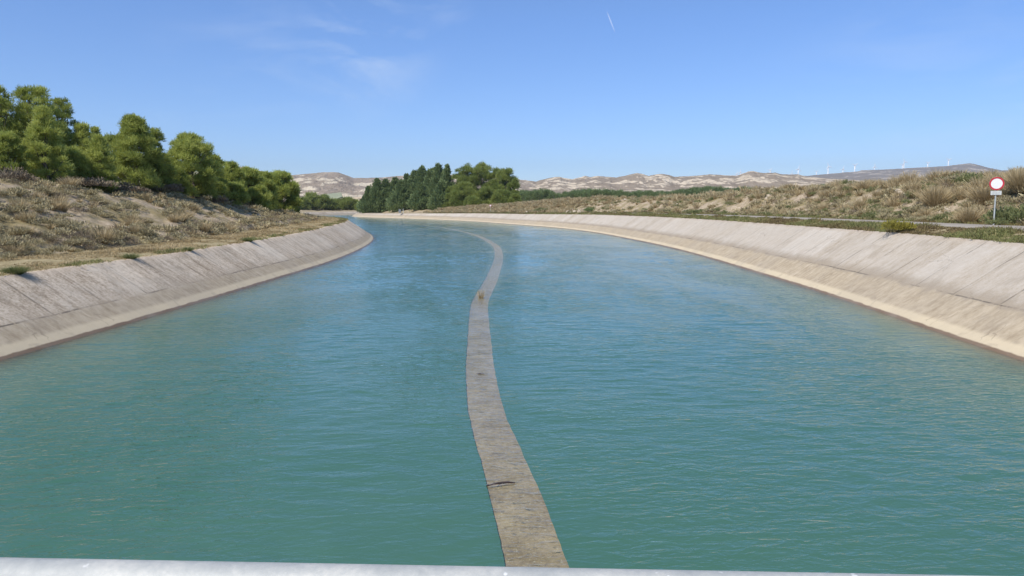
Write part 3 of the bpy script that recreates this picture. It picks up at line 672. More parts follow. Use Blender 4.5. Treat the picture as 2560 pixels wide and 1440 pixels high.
# ------------------------------------------------------------------ left wood
LT = [ # px, top, halfwidth, depth, seed, leaves, low, label
 (-60, 215, 70, 66, 1, 9000, .1, 'tall dark pine cut by the left edge of the photo'),
 (8, 219, 62, 71, 2, 10000, .1, 'tall dark green pine second from the left edge of the photo'),
 (100, 219, 78, 74, 3, 14000, .15, 'tallest round topped pine of the left wood'),
 (168, 246, 40, 78, 4, 7000, .2, 'dark pine with a ragged stepped right edge, leaning out from behind the tallest one'),
 (122, 270, 60, 63, 5, 15000, .05, 'bright yellow green pine standing in front of the tallest one'),
 (28, 335, 42, 60, 6, 8000, .05, 'squat shaded pine low at the left edge over the dark hollow'),
 (216, 310, 44, 76, 7, 8000, .1, 'slim pale topped pine left of the dip in the tree line'),
 (247, 316, 24, 82, 8, 5000, .1, 'thin pointed pine in the dip of the tree line'),
 (186, 372, 40, 66, 38, 8000, .02, 'low mid green pine between two brighter ones at the wood edge'),
 (256, 343, 44, 68, 9, 11000, .05, 'small bright lime green pine at the front of the wood'),
 (344, 291, 74, 76, 10, 17000, .12, 'broad domed pine with bare crooked limbs showing low down'),
 (398, 322, 20, 80, 11, 4000, .25, 'thin see-through pine spray at the right edge of the broad domed pine'),
 (400, 385, 42, 80, 12, 8000, .03, 'dark bushy pine filling the gap beside the broad domed pine'),
 (484, 340, 66, 88, 13, 15000, .06, 'rounded isolated-looking pine with a sloping right shoulder'),
 (533, 388, 36, 94, 14, 7000, .05, 'lower pine on the right shoulder of the rounded one'),
 (440, 420, 34, 84, 37, 6000, .02, 'small dark pine tucked at the left foot of the rounded one'),
 (578, 408, 36, 104, 15, 8000, .04, 'low wide pine where the tree line steps down'),
 (625, 422, 36, 112, 16, 8000, .04, 'low green pine in the middle of the descending row'),
 (662, 434, 34, 120, 17, 7000, .04, 'low green pine, last but one of the descending row'),
 (705, 432, 42, 130, 18, 11000, .03, 'bright round pine that ends the left wood above the canal'),
 (732, 478, 16, 132, 19, 3500, .02, 'small dark bushy pine at the foot of the last round pine'),
 (590, 460, 30, 98, 20, 5000, .02, 'low bushy pine at the edge of the mound, below the step in the tree line'),
 (648, 468, 28, 108, 36, 5000, .02, 'low bushy pine near the end of the mound'),
]
for px, ty, hw, dp, sd_, nl, low, lab in LT:
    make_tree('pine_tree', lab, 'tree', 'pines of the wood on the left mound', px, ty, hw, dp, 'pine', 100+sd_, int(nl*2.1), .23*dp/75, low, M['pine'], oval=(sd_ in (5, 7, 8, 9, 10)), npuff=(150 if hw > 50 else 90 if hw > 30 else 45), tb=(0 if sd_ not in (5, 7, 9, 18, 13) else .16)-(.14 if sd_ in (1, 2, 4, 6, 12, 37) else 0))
# second rank seen only as dark fill between the first trunks
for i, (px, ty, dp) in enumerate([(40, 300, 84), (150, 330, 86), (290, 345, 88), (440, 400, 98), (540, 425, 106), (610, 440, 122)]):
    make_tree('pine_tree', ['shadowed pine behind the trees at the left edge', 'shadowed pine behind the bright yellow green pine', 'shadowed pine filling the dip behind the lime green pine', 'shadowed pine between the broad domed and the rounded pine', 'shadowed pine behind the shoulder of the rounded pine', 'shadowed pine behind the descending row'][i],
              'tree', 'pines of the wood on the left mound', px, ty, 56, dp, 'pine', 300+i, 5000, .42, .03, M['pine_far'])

# far clumps beyond the bend
FT = [(758, 498, 20, 560), (782, 484, 24, 570), (806, 490, 22, 575), (826, 500, 18, 580), (848, 501, 17, 590), (868, 496, 20, 585), (888, 503, 15, 590), (905, 508, 14, 560), (735, 505, 22, 550)]
fl = ['at the foot of the left wood', 'tallest of the low dark clump', 'right of the tallest in the low dark clump', 'small one at the dip of the low dark clump', 'left of the second rise of the low clump', 'on the second rise of the low clump', 'last low one left of the conifers', 'smallest, touching the left foot of the conifers', 'half hidden behind the end of the left wood']
for i, (px, ty, hw, dp) in enumerate(FT):
    make_tree('pine_tree', 'dark green tree beyond the bend, '+fl[i], 'tree', 'low trees beyond the canal bend', px, ty, hw, dp, 'pine', 400+i, 3500, 1.5, .0, M['pine_far'])
# centre clump
CT = [(922, 470, 17, 410), (944, 450, 19, 410), (966, 452, 18, 412), (989, 447, 20, 412), (1003, 455, 18, 395), (1018, 438, 20, 410), (1037, 430, 20, 405), (1056, 421, 22, 400), (1076, 428, 20, 392), (1097, 416, 24, 388), (1118, 416, 19, 380), (1052, 462, 17, 375), (1106, 455, 17, 365)]
cl = ['short dark conifer at the left end of the clump', 'dark conifer with a sharp tip, second from the left of the clump', 'dark conifer third from the left of the clump', 'dark conifer fourth from the left, broad and green', 'lower dark conifer in front, between the fourth and fifth tips', 'slim dark conifer where the clump starts to rise', 'pointed blue green conifer left of the clump centre', 'tall dark conifer with a double tip', 'dark conifer just left of the two tallest ones', 'tallest dark conifer, broad skirted', 'tall narrow conifer against the round pines', 'short brown tinged conifer at the front of the clump', 'short dark conifer below the tallest ones']
for i, (px, ty, hw, dp) in enumerate(CT):
    make_tree('conifer_tree', cl[i], 'tree', 'dark conifers of the clump at the bend', px, ty, hw*(1.5+.45*((i*7) % 5)/4), dp, 'cypress', 500+i, 9500, 1.0, mat=M['cypress'])
PT = [(1150, 424, 26, 375), (1172, 412, 32, 372), (1204, 409, 34, 368), (1238, 424, 28, 360), (1262, 424, 34, 352), (1284, 448, 17, 345), (1158, 458, 28, 352), (1212, 470, 24, 345), (1250, 478, 28, 335), (1132, 468, 20, 360), (1288, 488, 14, 330), (1085, 420, 16, 400), (1186, 492, 22, 340)]
pl = ['round pine touching the tallest conifers', 'high round pine left of the clump top', 'highest round pine of the clump', 'round pine right of the highest one, its top a step lower', 'broad round pine at the right shoulder of the clump', 'small round pine on the right edge of the clump', 'bright low pine in front, left of the dark gap', 'small pointed pine in front below the highest one', 'bright low pine in front at the right', 'low pine in front at the join with the conifers', 'lowest pine bush at the right foot of the clump', 'yellow green pine showing between the conifer tips', 'low bush like pine in front of the dark gap']
for i, (px, ty, hw, dp) in enumerate(PT):
    make_tree('pine_tree', pl[i], 'tree', 'round pines of the clump at the bend', px, ty, hw, dp, 'pine', 600+i, 15000 if hw > 25 else 8500, .75, .05, M['pine_far'], npuff=34)

# far band of wood on the plain: one mass
def far_wood():
    r = np.random.default_rng(5); parts = []; tints = []; tmpl = []
    for k in range(5):
        V, F, t_, _ = crown_pine(np.random.default_rng(900+k), 1., .42, 520, .13, low=.18, npuff=14); tmpl.append((V, F, t_))
    tx = [1285, 1330, 1365, 1385, 1400, 1450, 1500, 1550, 1580, 1600, 1650, 1700, 1740, 1780, 1820, 1860, 1900, 1960, 2020, 2040, 2070, 2110, 2130]
    ty = [477, 474, 473, 480, 483, 474, 473, 476, 478, 476, 478, 474, 466, 466, 470, 468, 470, 472, 470, 463, 463, 466, 474]
    spots = []
    for px in np.arange(1286, 2130, 4.2): spots.append((px+r.normal()*2, 470+60*r.random() if px < 1650 else 560+60*r.random()))
    for px in np.arange(2180, 2560, 6.5): spots.append((px+r.normal()*2, 900+60*r.random()))
    for px, dp in spots:
        if dp > 800: top = 463+r.random()*4; base = 475
        else: top = np.interp(px, tx, ty)+r.random()*5; base = np.interp(px, [1290, 1500, 1700, 2100], [508, 506, 500, 486])
        x = px_pos(px, dp); z0 = topz(base, dp); H = topz(top, dp)-z0
        V, F, t_ = tmpl[r.integers(5)]; a = r.random()*6.28; ca, sa = math.cos(a), math.sin(a)
        W = H*(.8+.5*r.random()); v = V*np.array([W, W, H]); v = np.c_[v[:, 0]*ca-v[:, 1]*sa+x, v[:, 0]*sa+v[:, 1]*ca+dp, v[:, 2]+z0]
        parts.append((v, F)); tints.append(np.clip(t_*.8, 0, 1))
    V, F = merge(parts); me = mesh('far_wood', V, F, M['cypress'], attrs={'tint': ('FACE', np.concatenate(tints))})
    tag(link('far_wood', me), 'low dark green band of pine wood on the plain before the badlands', kind='stuff')
    tr = []
    for px, dp in spots[:200]:
        x = px_pos(px, dp); z0 = float(zt(np.array([x]), np.array([dp]))[0])-1; zt_ = topz(np.interp(px, tx, ty)+10, dp); tr.append(tube([(x, dp, z0), (x+.5, dp, zt_)], [.35, .2], 6))
    V, F = merge(tr); tag(link('far_trunks', mesh('far_trunks', V, F, M['bark'])), 'grey trunks under the far band of wood', kind='stuff')
far_wood()

# ------------------------------------------------------------------ scrub
def bush(r, n, rad, h, bl_, bw, up=.6, spread=1.0):
    """dome of leafy sprays, unit scale"""
    k = 9; cc = np.c_[r.normal(size=(k, 2))*rad*.38, np.abs(r.normal(size=k))*h*.18+h*.28]; cr_ = rad*(.38+.3*r.random(k))
    j = r.integers(0, k, n); d0 = rnd(r, n); d0[:, 2] = np.abs(d0[:, 2])*1.1-.15; d0 = unit(d0)
    c = cc[j]+d0*(cr_[j]*(.35+.65*r.random(n)**.5))[:, None]*np.array([1, 1, h/rad*.95]); c[:, 2] = np.maximum(c[:, 2], .0)
    d = unit(d0*spread+rnd(r, n)*.5+np.array([0, 0, up])); V, F = quads(c, d, unit(np.cross(d, rnd(r, n))), bl_*(.6+.8*r.random(n)), bw*(.6+.8*r.random(n)))
    return V, F, np.clip(.15+.45*r.random(k)[j]+.35*r.random(n), 0, 1)
def tussock(r, n, rad, h, bw):
    """fountain of long arching blades"""
    a = r.random(n)*2*math.pi; q = r.random(n)**.7; base = np.c_[np.cos(a)*q*rad*.35, np.sin(a)*q*rad*.35, np.zeros(n)]
    a2 = a+r.normal(size=n)*.35; lean = .15+q*.75*r.random(n)**.6; L = h*(.6+.55*r.random(n))
    d = np.c_[np.cos(a2)*np.sin(lean), np.sin(a2)*np.sin(lean), np.cos(lean)]
    mid = base+d*(L*.55)[:, None]; d2 = unit(d+np.c_[np.cos(a2), np.sin(a2), -.45*np.ones(n)]*(.35*q)[:, None])
    side = unit(np.cross(d, rnd(r, n))); W = bw*(.6+.7*r.random(n))
    V1, F1 = quads(base, d, side, L*.55, W); V2, F2 = quads(mid, d2, side, L*.5, W*.7)
    V, F = merge([(V1, F1), (V2, F2)]); t_ = np.clip(.1+.8*r.random(n), 0, 1); return V, F, np.r_[t_*.8, np.clip(t_+.15, 0, 1)]
TB = {'scrub': [bush(np.random.default_rng(40+i), 330, 1, .72, .17, .035) for i in range(6)],
      'dead': [bush(np.random.default_rng(60+i), 230, 1, .8, .26, .014, .5, 1.2) for i in range(3)],
      'straw': [tussock(np.random.default_rng(70+i), 300, 1, 1.05, .017) for i in range(5)],
      'green_bush': [bush(np.random.default_rng(80+i), 330, 1, .75, .17, .035) for i in range(3)]}
TBlow = {'scrub': [bush(np.random.default_rng(140+i), 90, 1, .72, .32, .07) for i in range(6)],
      'dead': [bush(np.random.default_rng(160+i), 70, 1, .8, .4, .03, .5, 1.2) for i in range(3)],
      'straw': [tussock(np.random.default_rng(170+i), 60, 1, 1.05, .055) for i in range(5)],
      'green_bush': [bush(np.random.default_rng(180+i), 90, 1, .75, .32, .07) for i in range(3)]}
TM = {k: [mesh(k, v[0], v[1], M[k], attrs={'tint': ('FACE', v[2])}) for v in L] for k, L in TB.items()}
def along(P, rise, sgn):
    T = tangents(P); return np.c_[T[:, 1], -T[:, 0]]*sgn
NR = along(RWc, riseR, 1); NL = along(LWc, riseL, -1)
def place(side, idx, o):
    P, Nn, ri = (RWc, NR, riseR) if side == 'R' else (LWc, NL, riseL)
    return P[idx]+Nn[idx]*(ri[idx]*SL+o)[:, None]
def visible(P, margin=.12):
    y = np.maximum(P[:, 1], 1); return (P[:, 1] > 8) & (abs(P[:, 0]/y) < .694+margin)
spots = []   # x y z size kind tilt side
def scatter(side, n, o0, o1, y0, y1, kinds, smin, smax, seed, patch=.0, opow=1.):
    r = np.random.default_rng(seed); P = RWc if side == 'R' else LWc
    ok = np.flatnonzero((P[:, 1] > y0) & (P[:, 1] < y1)); wgt = 1/np.maximum(P[ok, 1], 25)**.9; idx = r.choice(ok, n, p=wgt/wgt.sum())
    o = o0+(o1-o0)*r.random(n)**opow; xy = place(side, idx, o)+r.normal(size=(n, 2))*.5
    k = visible(xy); 
    if patch: k &= vn.fbm(xy[:, 0]/3.3+11, xy[:, 1]/3.3, 3) > patch+.12*(r.random(n)-.5)
    xy = xy[k]; 
    z, oR, oL, dR, dL, _, _ = zt(xy[:, 0], xy[:, 1], True)
    good = (oR > .1) if side == 'R' else (oL > .1)
    if side == 'R': good &= ~((oR > 2.4) & (oR < 8.9))
    for (x, y), zz, g in zip(xy, z, good):
        if not g: continue
        kk = kinds[0] if len(kinds) == 1 else kinds[int(np.searchsorted(np.cumsum([w_ for _, w_ in kinds]), r.random()*.999))]
        kind = kk[0]; s = smin+(smax-smin)*r.random()**1.7
        spots.append((x, y, zz, s*(1.25 if kind == 'straw' else 1), kind, side))
scatter('L', 3300, 5.6, 20, 6, 190, [('scrub', .78), ('dead', .12), ('straw', .10)], .28, .8, 1, .45)
scatter('L', 1200, 17, 34, 10, 260, [('scrub', .7), ('dead', .2), ('green_bush', .1)], .4, .9, 2)
scatter('L', 520, 5.4, 7.4, 14, 170, [('scrub', .55), ('dead', .4), ('straw', .05)], .35, .65, 12)
scatter('R', 3400, 10.0, 20, 14, 330, [('scrub', .58), ('green_bush', .15), ('straw', .17), ('dead', .10)], .3, .9, 3, .40)
scatter('R', 1000, 15.5, 23, 20, 330, [('straw', .66), ('scrub', .24), ('green_bush', .10)], .5, 1.05, 4)
scatter('R', 900, 9.0, 12, 14, 300, [('green_bush', .6), ('straw', .2), ('scrub', .2)], .2, .45, 5)
scatter('R', 1500, 9.5, 22, 215, 350, [('straw', .6), ('scrub', .4)], .5, 1.1, 36)
scatter('R', 1300, 20, 60, 40, 420, [('straw', .35), ('scrub', .65)], .5, 1.1, 6)
# individuals: the ones that show largest; the rest one mass per kind
ORD = 'first second third fourth fifth sixth seventh eighth ninth tenth eleventh twelfth thirteenth fourteenth fifteenth sixteenth seventeenth eighteenth nineteenth twentieth twenty-first twenty-second twenty-third twenty-fourth twenty-fifth twenty-sixth twenty-seventh twenty-eighth twenty-ninth thirtieth'.split()
def name_individuals(L):
    cells = {}
    for o, kind, side, px, x, y in L:
        z, oR, oL, *_ = zt(np.array([x]), np.array([y]), True); oo = float(oR[0] if side == 'R' else oL[0])
        if side == 'L':
            row = 'at foot' if oo < 8 else 'low' if oo < 12 else 'high' if oo < 16 else 'atop'
            sec = 'under tall pines' if px < 130 else 'under bright pines' if px < 290 else 'under domed pine' if px < 420 else 'under rounded pine' if px < 560 else 'under low pines'
        else:
            row = 'at foot' if oo < 11 else 'low' if oo < 14 else 'high' if oo < 17 else 'atop'
            sec = 'before round pines' if px < 1300 else 'before far wood' if px < 1620 else 'before badlands' if px < 1900 else 'under turbines' if px < 2130 else 'before mesa end' if px < 2300 else 'near road sign' if px < 2470 else 'right of road sign'
        cells.setdefault((kind, side, row, sec), []).append((px, o))
    nm = {'scrub': 'scrub bush', 'dead': 'dead bush', 'straw': 'dry tussock', 'green_bush': 'green bush'}
    for (kind, side, row, sec), q in cells.items():
        q.sort(key=lambda t: t[0])
        for i, (px, o) in enumerate(q):
            o['label'] = (('%s %s from the left' % (ORD[min(i, 29)], nm[kind])) if len(q) > 1 else 'only '+nm[kind])+{'low': ' low on the ', 'high': ' high on the ', 'atop': ' atop the ', 'at foot': ' at the foot of '}[row]+('left mound, ' if side == 'L' else 'right mound, ')+sec
def build_scrub():
    r = np.random.default_rng(9)
    S = sorted(spots, key=lambda s: -s[3]/max(s[1], 5))
    lab = {('scrub', 'L'): ('scrub_bush', 'low grey brown scrub bush on the left mound', 'bush', 'scrub bushes on the left mound'),
           ('dead', 'L'): ('dead_bush', 'dead twiggy brown bush on the left mound', 'bush', 'dead bushes on the left mound'),
           ('straw', 'L'): ('dry_grass_tussock', 'straw coloured grass tussock on the left mound', 'grass tussock', 'dry tussocks on the left mound'),
           ('green_bush', 'L'): ('green_bush', 'small green bush on the left mound', 'bush', 'green bushes on the left mound'),
           ('scrub', 'R'): ('scrub_bush', 'low grey green scrub bush on the mound beyond the road', 'bush', 'scrub bushes on the right mound'),
           ('dead', 'R'): ('dead_bush', 'dead twiggy brown bush on the mound beyond the road', 'bush', 'dead bushes on the right mound'),
           ('straw', 'R'): ('dry_grass_tussock', 'straw coloured grass tussock on the mound beyond the road', 'grass tussock', 'dry tussocks on the right mound'),
           ('green_bush', 'R'): ('green_bush', 'small green bush beyond the road', 'bush', 'green bushes on the right mound')}
    cnt = {}; rest = {}; IND = []
    for x, y, z, s, kind, side in S:
        c = cnt.get(kind, 0); inframe = abs(x/y) < .69
        if c < 130 and inframe:
            cnt[kind] = c+1; nm, lb, ct, gr = lab[(kind, side)]
            o = link(nm, TM[kind][r.integers(len(TM[kind]))], loc=(x, y, z-.06*s)); o.scale = (s*(.8+.4*r.random()), s*(.8+.4*r.random()), s*(.8+.35*r.random())); o.rotation_euler = (0, 0, r.random()*6.28)
            tag(o, lb, ct, gr); IND.append((o, kind, side, 1280+1845*x/y, x, y))
        else: rest.setdefault((kind, side), []).append((x, y, z, s))
    name_individuals(IND)
    for (kind, side), L in rest.items():
        parts = []; tt = []
        for x, y, z, s in L:
            src = TB if y < 45 else TBlow; V, F, t_ = src[kind][r.integers(len(src[kind]))]
            a = r.random()*6.28; ca, sa = math.cos(a)*s, math.sin(a)*s
            parts.append((np.c_[V[:, 0]*ca-V[:, 1]*sa+x, V[:, 0]*sa+V[:, 1]*ca+y, V[:, 2]*s*(.8+.35*r.random())+z-.06*s], F)); tt.append(np.clip(t_+r.normal()*.13, 0, 1))
        V, F = merge(parts); nm, lb, ct, gr = lab[(kind, side)]
        tag(link(nm+'_cover', mesh(nm+'_cover', V, F, M[kind], attrs={'tint': ('FACE', np.concatenate(tt))})), 'spread of '+gr, kind='stuff')
build_scrub()

# short grass: verge of the right bank, roadside, left track and left bank edge
def grass(name, label, side, n, o0, o1, y0, y1, h, seed, mat, nb=9, patch=.0, wid=.012, flare=.5):
    r = np.random.default_rng(seed); P = RWc if side == 'R' else LWc
    ok = np.flatnonzero((P[:, 1] > y0) & (P[:, 1] < y1)); wgt = 1/np.maximum(P[ok, 1], 20)**1.1; idx = r.choice(ok, n, p=wgt/wgt.sum())
    o = o0+(o1-o0)*r.random(n); xy = place(side, idx, o)+r.normal(size=(n, 2))*.3; k = visible(xy, .05)
    pn = vn.fbm(xy[:, 0]/2.1+31, xy[:, 1]/2.1, 3); k &= pn > patch
    xy = xy[k]; pn = pn[k]; z, oR, oL, *_ = zt(xy[:, 0], xy[:, 1], True); oo = oR if side == 'R' else oL; g = (oo > .0)
    if side == 'R': g &= ~((oo > 2.55) & (oo < 8.5))
    xy = xy[g]; z = z[g]; pn = pn[g]; dist = np.maximum(xy[:, 1], 15)
    m = len(xy); b = np.repeat(np.c_[xy, z], nb, 0)+np.c_[r.normal(size=(m*nb, 2))*.10, np.zeros(m*nb)]
    hh = np.repeat(h*(.5+1.0*np.clip((pn-.35)*2.5, 0, 1)), nb)*(.5+.8*r.random(m*nb)); sc = np.repeat(np.maximum(1, dist/32), nb)
    d = unit(np.c_[r.normal(size=(m*nb, 2))*flare, np.ones(m*nb)]); V, F = quads(b, d, unit(np.cross(d, rnd(r, m*nb))), hh, wid*sc)
    t_ = np.clip(np.repeat(vn.fbm(xy[:, 0]/1.6, xy[:, 1]/3., 3), nb)*1.3-.15+.35*(r.random(m*nb)-.5), 0, 1)
    tag(link(name, mesh(name, V, F, mat, attrs={'tint': ('FACE', t_)})), label, kind='stuff')
grass('verge_grass', 'green brown grass verge between the pale bank and the road', 'R', 9500, .1, 2.5, 12, 330, .19, 21, M['verge'], 13, .25, .014, .9)
grass('roadside_grass', 'grass strip on the far side of the road', 'R', 5000, 8.6, 11, 14, 330, .22, 22, M['verge'], 10, .3, .014)
grass('track_grass', 'short dry grass on the track beside the left bank', 'L', 15000, .3, 5.6, 10, 210, .11, 23, M['straw'], 8, .40, .010, 1.0)
grass('edge_grass', 'patchy green grass along the top edge of the left bank', 'L', 2600, .15, 1.0, 12, 210, .17, 24, M['verge'], 9, .52, .012, .8)

# distinctive plants
def depth_for(px, o, d0=12, d1=420):
    d = np.arange(d0, d1, .5); z, oR, *_ = zt(px_pos(px, d), d, True); k = np.flatnonzero(oR > o)
    k = [q for q in k if q > 0 and oR[q-1] <= o] or [int(np.argmin(abs(oR-o)))]
    return float(d[k[0]])
def plant(name, label, cat, px, depth, s, kind, hs=1, o=None, mat=None, group=None, seed=0, n=700, zoff=0, x=None):
    x = px_pos(px, depth); z = float(zt(np.array([x]), np.array([depth]))[0])+zoff; r = np.random.default_rng(seed+1000)
    if kind == 'tussock': V, F, t_ = tussock(r, n, 1, 1, .012)
    else: V, F, t_ = bush(r, n, 1, .75, .13, .025, .7)
    ob = link(name, mesh(name, V, F, mat, attrs={'tint': ('FACE', t_)}), loc=(x, depth, z)); ob.scale = (s, s, s*hs); tag(ob, label, cat, group); return ob
plant('yellow_bush', 'rounded yellow green bush on the verge at the top of the pale bank', 'bush', 2252, 45.3, .95, 'bush', 1.05, mat=M['yellow_bush'], seed=1, n=1400)
plant('tall_tussock', 'big feathery straw tussock on the ridge left of the round sign', 'grass tussock', 2338, 66, 1.5, 'tussock', 1.25, mat=M['straw'], seed=2, n=1500)
plant('tall_tussock', 'big straw tussock on the ridge above and behind the round sign', 'grass tussock', 2460, 60, 1.5, 'tussock', 1.0, mat=M['straw'], seed=3, n=1500)
plant('tall_tussock', 'big brownish tussock high at the right edge', 'grass tussock', 2552, 57, 1.5, 'tussock', 1.15, mat=M['straw'], seed=4, n=1500)
plant('tall_tussock', 'brownish tussock low on the slope left of the sign post', 'grass tussock', 2425, 54, 1.1, 'tussock', 1.0, mat=M['straw'], seed=5, n=1300)
plant('green_shrub', 'broad green shrub at the right edge beside the sign post', 'bush', 2540, 49, 1.5, 'bush', 1.0, mat=M['green_bush'], seed=6, n=2200)
plant('green_shrub', 'small green shrub just right of the foot of the sign post', 'bush', 2500, 47.5, .7, 'bush', .8, mat=M['green_bush'], seed=16, n=900)
plant('green_shrub', 'bright green weed clump at the roadside below the bare rocks', 'bush', 2185, depth_for(2185, 9.6), .95, 'bush', .9, mat=M['green_bush'], seed=7, n=900)
plant('green_shrub', 'dark green shrub on the far verge, right of the round pines', 'bush', 1356, depth_for(1356, 9.8), 2.2, 'bush', .9, mat=M['green_bush'], seed=8, n=900)
plant('green_shrub', 'blue green shrub on the middle of the far verge', 'bush', 1470, depth_for(1470, 10.5), 2.0, 'bush', .9, mat=M['cypress'], seed=9, n=900)
plant('green_shrub', 'wide green weed patch where the road comes into view', 'bush', 1735, depth_for(1735, 9.3), 1.9, 'bush', .5, mat=M['green_bush'], seed=10, n=1000)
M['edge_green'] = leaf_mat('edge_weeds', [(0, (.07, .09, .03)), (.5, (.15, .18, .06)), (1, (.26, .27, .12))], .3)
for i, (px, y_, s, lab) in enumerate([(316, 38.6, .55, 'solid green grass tuft spilling over the top of the left bank'), (640, 57.5, .62, 'green tuft at the edge of the left bank farthest along'), (462, 45.6, .5, 'low green tuft at the edge of the left bank, between two larger tufts'), (60, 30.2, .62, 'spreading green weed patch at the near end of the left bank edge'), (20, 29.6, .5, 'green weed patch cut by the left photo edge')]):
    P = LWc; i0 = np.argmin(abs(P[:, 1]-y_)); tp = P[i0]+NL[i0]*(riseL[i0]*SL+.15)
    px_here = px; 
    ob = plant('edge_tuft', lab, 'grass tuft', px, y_, s, 'tussock', .55, mat=M['edge_green'], seed=30+i, n=650)
    ob.location = (tp[0], tp[1], riseL[i0]-.02)
# dead twig thicket under the left wood
for i, (px, dp, s, lab) in enumerate([(40, 57, 1.5, 'grey bare branch thicket in the dark hollow at the left edge'), (185, 63, 1.4, 'brown dead thicket at the foot of the bright yellow green pine'), (240, 66, 1.4, 'grey brown dead thicket under the lime green pine'), (300, 70, 1.5, 'dead branch thicket left of the crooked bare limbs'), (350, 73, 1.2, 'dead branch thicket under the broad domed pine'), (425, 79, 1.4, 'olive brown thicket between the two broad pines'), (545, 90, 1.4, 'brown thicket below the shoulder of the rounded pine')]):
    plant('dead_thicket', lab, 'thicket', px, dp, s, 'bush', .85, mat=M['dead'], seed=40+i, n=1300)

# rocks
def rock(r):
    V = rnd(r, 1); import itertools
    n, m = 9, 7; V = []
    for i in range(m):
        th = math.pi*(i+.0)/(m-1)
        for j in range(n):
            ph = 2*math.pi*j/n; V.append((math.sin(th)*math.cos(ph), math.sin(th)*math.sin(ph), math.cos(th)))
    V = np.array(V); q = V*1.7; d = .75+.5*vn.fbm(q[:, 0]+9*r.random(), q[:, 1]+q[:, 2]*1.3+9*r.random(), 3); d = d.reshape(m, n); d[0] = d[0].mean(); d[-1] = d[-1].mean()
    V = V*d.ravel()[:, None]*np.array([1, .8, .55]); F = []
    for i in range(m-1):
        for j in range(n): F.append((i*n+j, (i+1)*n+j, (i+1)*n+(j+1) % n, i*n+(j+1) % n))
    return V, np.array(F)
rr_ = np.random.default_rng(77); RM = [mesh('rock', *rock(rr_), M['rock']) for _ in range(6)]
def rocks(n, pxs, dps, smin, smax, label, group):
    made = []
    for i in range(n):
        px = pxs[0]+(pxs[1]-pxs[0])*rr_.random(); dp = depth_for(px, dps[0]+(dps[1]-dps[0])*rr_.random()); x = px_pos(px, dp); z = float(zt(np.array([x]), np.array([dp]))[0]); s = smin+(smax-smin)*rr_.random()**2
        o = link('rock', RM[rr_.integers(6)], loc=(x, dp, z+.1*s)); o.scale = (s, s, s); o.rotation_euler = (rr_.random(), rr_.random(), rr_.random()*6.28); tag(o, label, 'rock', group); made.append((px, o))
    made.sort(key=lambda q: q[0])
    for i, (px, o) in enumerate(made): o['label'] = '%s from the left of the %s' % (ORD[min(i, 29)], group)
rocks(26, (1300, 1450), (9.6, 12.5), .4, 1.0, 'pale rock on the far verge right of the round pines', 'pale rocks on the far verge')
rocks(30, (1520, 2000), (11, 17), .2, .6, 'pale rock scattered on the middle of the right mound', 'pale rocks on the right mound')
rocks(24, (2240, 2300), (15, 17.5), .2, .6, 'pale rock in the bare patch left of the big tussock', 'rocks of the bare patch on the right ridge')
rocks(20, (2350, 2400), (10, 13), .15, .4, 'pale stone in the eroded gully left of the sign', 'stones of the gully beside the sign')

# ------------------------------------------------------------------ road signs
def disc(r0, r1, y, n=40):
    a = np.arange(n)*2*math.pi/n; V = np.vstack([np.c_[r*np.cos(a), np.full(n, yy), r*np.sin(a)] for r, yy in ((r0, y), (r1, y), (r1, y+.02), (r0, y+.02))]); F = []
    for k in range(4):
        for j in range(n): F.append((k*n+j, k*n+(j+1) % n, ((k+1) % 4)*n+(j+1) % n, ((k+1) % 4)*n+j))
    return V, np.array(F)
def round_sign(px, dp, disc_y, rad, label, plate=True, lean=0, z0=None):
    x = px_pos(px, dp); zc = topz(disc_y, dp); z0 = float(zt(np.array([x]), np.array([dp]))[0]) if z0 is None else z0; h = zc-z0
    root = link('road_sign', None, loc=(x, dp, z0)); root.rotation_euler = (0, lean, math.atan2(-x, dp)*.6); tag(root, label, 'road sign', 'round no vehicles signs')
    link('post', mesh('post', *tube([(0, 0, -.5), (0, 0, h+rad*.6)], .045, 10), M['post']), root)
    face = link('sign_face', mesh('sign_face', *disc(.0005, rad*.80, -.085), M['white']), root, (0, 0, h))
    link('red_rim', mesh('red_rim', *disc(rad*.78, rad, -.095), M['red']), root, (0, 0, h))
    link('back_plate', mesh('back_plate', *disc(.0005, rad*.99, -.055), M['post']), root, (0, 0, h))
    if plate:
        pw = rad*.72; V, F = box(-pw, pw, -.075, -.055, h-rad*1.72, h-rad*1.10); pl_ = link('supplementary_plate', mesh('supplementary_plate', V, F, M['plate']), root)
        parts = [box(-pw*.7, pw*.7, -.078, -.0765, h-rad*z1, h-rad*z2) for z1, z2 in ((1.34, 1.28), (1.50, 1.44), (1.66, 1.60))]
        link('faint_lines', mesh('faint_lines', *merge(parts), M['post']), pl_)
    return root
round_sign(2487, 49, 460, .43, 'round white sign with red rim and small plate on a grey post')
round_sign(1226, depth_for(1226, 9), 514, .42, 'tiny far round sign with red rim on the far verge before the round pines', False)
def marker():
    px, dp = 1002, 352; x = px_pos(px, dp); z0 = topz(531.5, dp); root = link('marker_post', None, loc=(x, dp, z0)); tag(root, 'small grey box on a pale post on the far bank in front of the conifers', 'marker')
    link('post', mesh('post', *box(1.0, 1.2, -.1, .1, -.4, 1.9), M['plate']), root); link('box', mesh('box', *box(-1.0, .1, -.5, .5, -.1, 1.6), M['greyobj']), root)
marker()

